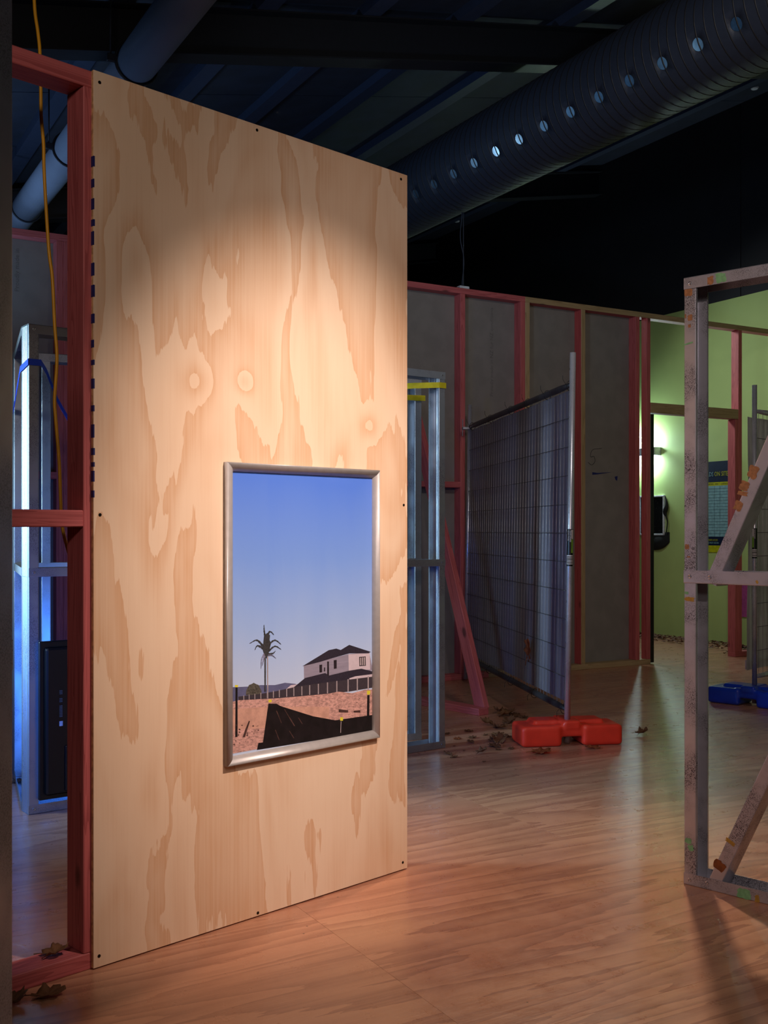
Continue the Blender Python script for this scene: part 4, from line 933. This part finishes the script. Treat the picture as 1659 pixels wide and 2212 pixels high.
spec = [(715, 1128, .15, 'largest curled brown leaf in the heap behind the orange-red foot', 1, 'leaf', .3), (770, 1128, .11, 'brown leaf at the right end of the heap behind the orange-red foot', 4, 'leaf_dark', 2.1), (668, 1110, .10, 'brown leaf at the left end of the heap by the timber foot block', 3, 'leaf', 4.0),
        (735, 1172, .12, 'dark brown leaf against the left back corner of the orange-red foot', 5, 'leaf_dark', 1.0), (588, 1190, .10, 'spiky brown leaf lying alone in front of the timber foot block', 3, 'leaf', 2.6), (685, 1215, .11, 'curled leaf just left of the orange-red foot', 1, 'leaf', 5.0),
        (650, 1205, .06, 'upright leaf tip beside the curled leaf left of the foot', 5, 'leaf_dark', 1.9), (655, 1252, .10, 'flat brown leaf left of the orange-red foot', 2, 'leaf', 0.2), (715, 1268, .09, 'brown leaf touching the left side of the orange-red foot', 4, 'leaf_dark', 3.2),
        (672, 1300, .13, 'big crumpled leaf at the front left of the orange-red foot', 5, 'leaf', 1.4), (622, 1298, .06, 'small leaf left of the big crumpled leaf', 3, 'leaf_dark', 0.6), (640, 1332, .10, 'thin leaf in front of the big crumpled leaf', 0, 'leaf_dark', 2.2),
        (750, 1345, .055, 'small leaf at the front left corner of the orange-red foot', 2, 'leaf', 0.9), (665, 1352, .045, 'tiny leaf in front of the thin leaf', 2, 'leaf_dark', 2.9), (550, 1380, .075, 'pointed leaf on the open floor left of the foot', 3, 'leaf_dark', 0.2), (330, 1386, .06, 'small leaf close to the steel frame corner', 5, 'leaf_dark', 2.5),
        (367, 1403, .055, 'small leaf nearest the camera by the steel frame', 4, 'leaf', 0.2), (468, 1231, .075, 'curled leaf midway between steel frame and foot', 0, 'leaf', 3.1), (492, 1273, .065, 'thin leaf midway between steel frame and foot', 0, 'leaf_dark', 0.4), (480, 1308, .06, 'leaf near the middle of the scattered leaves', 1, 'leaf_dark', 2.0),
        (390, 1280, .065, 'leaf lying right of the steel frame stud', 2, 'leaf_orange', 1.0), (578, 1255, .04, 'tiny leaf left of the flat brown leaf', 4, 'leaf_dark', 0.0), (328, 1247, .045, 'tiny dark leaf against the steel frame stud', 4, 'leaf_dark', 1.0), (830, 1140, .075, 'flat leaf behind the orange-red foot', 0, 'leaf_dark', 0.1),
        (945, 1371, .15, 'star-shaped orange leaf in front of the orange-red foot', 2, 'leaf_orange', 0.5), (1290, 1340, .11, 'orange leaf under the right front of the orange-red foot', 2, 'leaf_orange', 2.4), (1615, 1258, .095, 'lone curled leaf right of the orange-red foot', 3, 'leaf_dark', 0.3), (372, 1328, .02, 'crumb of leaf near the steel frame', 4, 'leaf_dark', 0.3), (570, 1432, .025, 'crumb of leaf farthest forward on the floor', 4, 'leaf_dark', 0.3), (438, 1358, .02, 'crumb of leaf between the small leaves', 4, 'leaf_dark', 0.3), (700, 1190, .06, 'small leaf between the heap and the curled leaf', 2, 'leaf', 1.3), (875, 1018, 0.0, '', 0, 'leaf', 0)]
for (x, y, sz, lab, s, mt, rot) in spec:
    if sz > 0: px, py = c7(x, y); leaf(px, py, sz*0.82, lab, s, mt, rot, group=G1)
# leaf caught on the scrim
pz = at(1147, 1405, 6.50); fdir = Vector((-0.150, 0.989, 0))
pos = NP+fdir*((pz-NP).dot(fdir)); pos.z = pz.z; pos += Vector((0.018+0.016*pos.z, 0, 0))+Vector((-0.035, -0.005, 0))
leaf(0, 0, 0.15, 'orange leaf caught on the fence mesh', 2, 'leaf_orange', 0, pos=pos)
bpy.context.scene.objects[-1]
lf = [o for o in S.objects if o.get('label') == 'orange leaf caught on the fence mesh'][0]; lf.matrix_world = basis(pos, (-1, -0.15, 0.0), (0.15, -0.4, 1)) @ Matrix.Scale(0.15, 4)
leaf(112, 2074, 0.072, 'curled brown leaf resting on the pink bottom plate', 1, 'leaf', 0.4, z=0.0, pos=floor_pt(112, 2110)+Vector((0, 0.02, 0.047)))
leaf(104, 2152, 0.085, 'crumpled brown leaf on the floor before the pink bottom plate', 4, 'leaf', 0.3)
leaf(26, 2172, 0.08, 'brown leaf half hidden behind the near steel stud', 1, 'leaf_dark', 1.0)
leaf(40, 1690, 0.07, 'dark leaf under the blue-lit steel frame corner', 4, 'leaf_dark', 1.0)
leaf(1512, 1200, 0.0001, '', 0) if False else None
# litter of leaves along the foot of the green wall
bm = bmesh.new(); rr = random.Random(21)
for k in range(520):
    rpos = rr.uniform(6.9, 10.4); tpos = GW-0.04-abs(rr.gauss(0, 0.22)); P = G(tpos, rpos, 0.004+rr.random()*0.012); s = rr.uniform(0.02, 0.05); a = rr.random()*6.28
    if tpos < 7.3: continue
    vsl = []
    for i in range(7):
        w = a+i*6.283/7; q = s*(1 if i % 2 else 0.5); vsl.append(bm.verts.new((P.x+q*math.cos(w), P.y+q*math.sin(w)*0.8, P.z+rr.uniform(-0.002, 0.022))))
    bm.faces.new(vsl)
o = from_bm('leaf_litter', bm, M['leaf_dark']); tag(o, 'scatter of small dry leaves along the foot of the green wall', 'leaves', None, 'stuff')
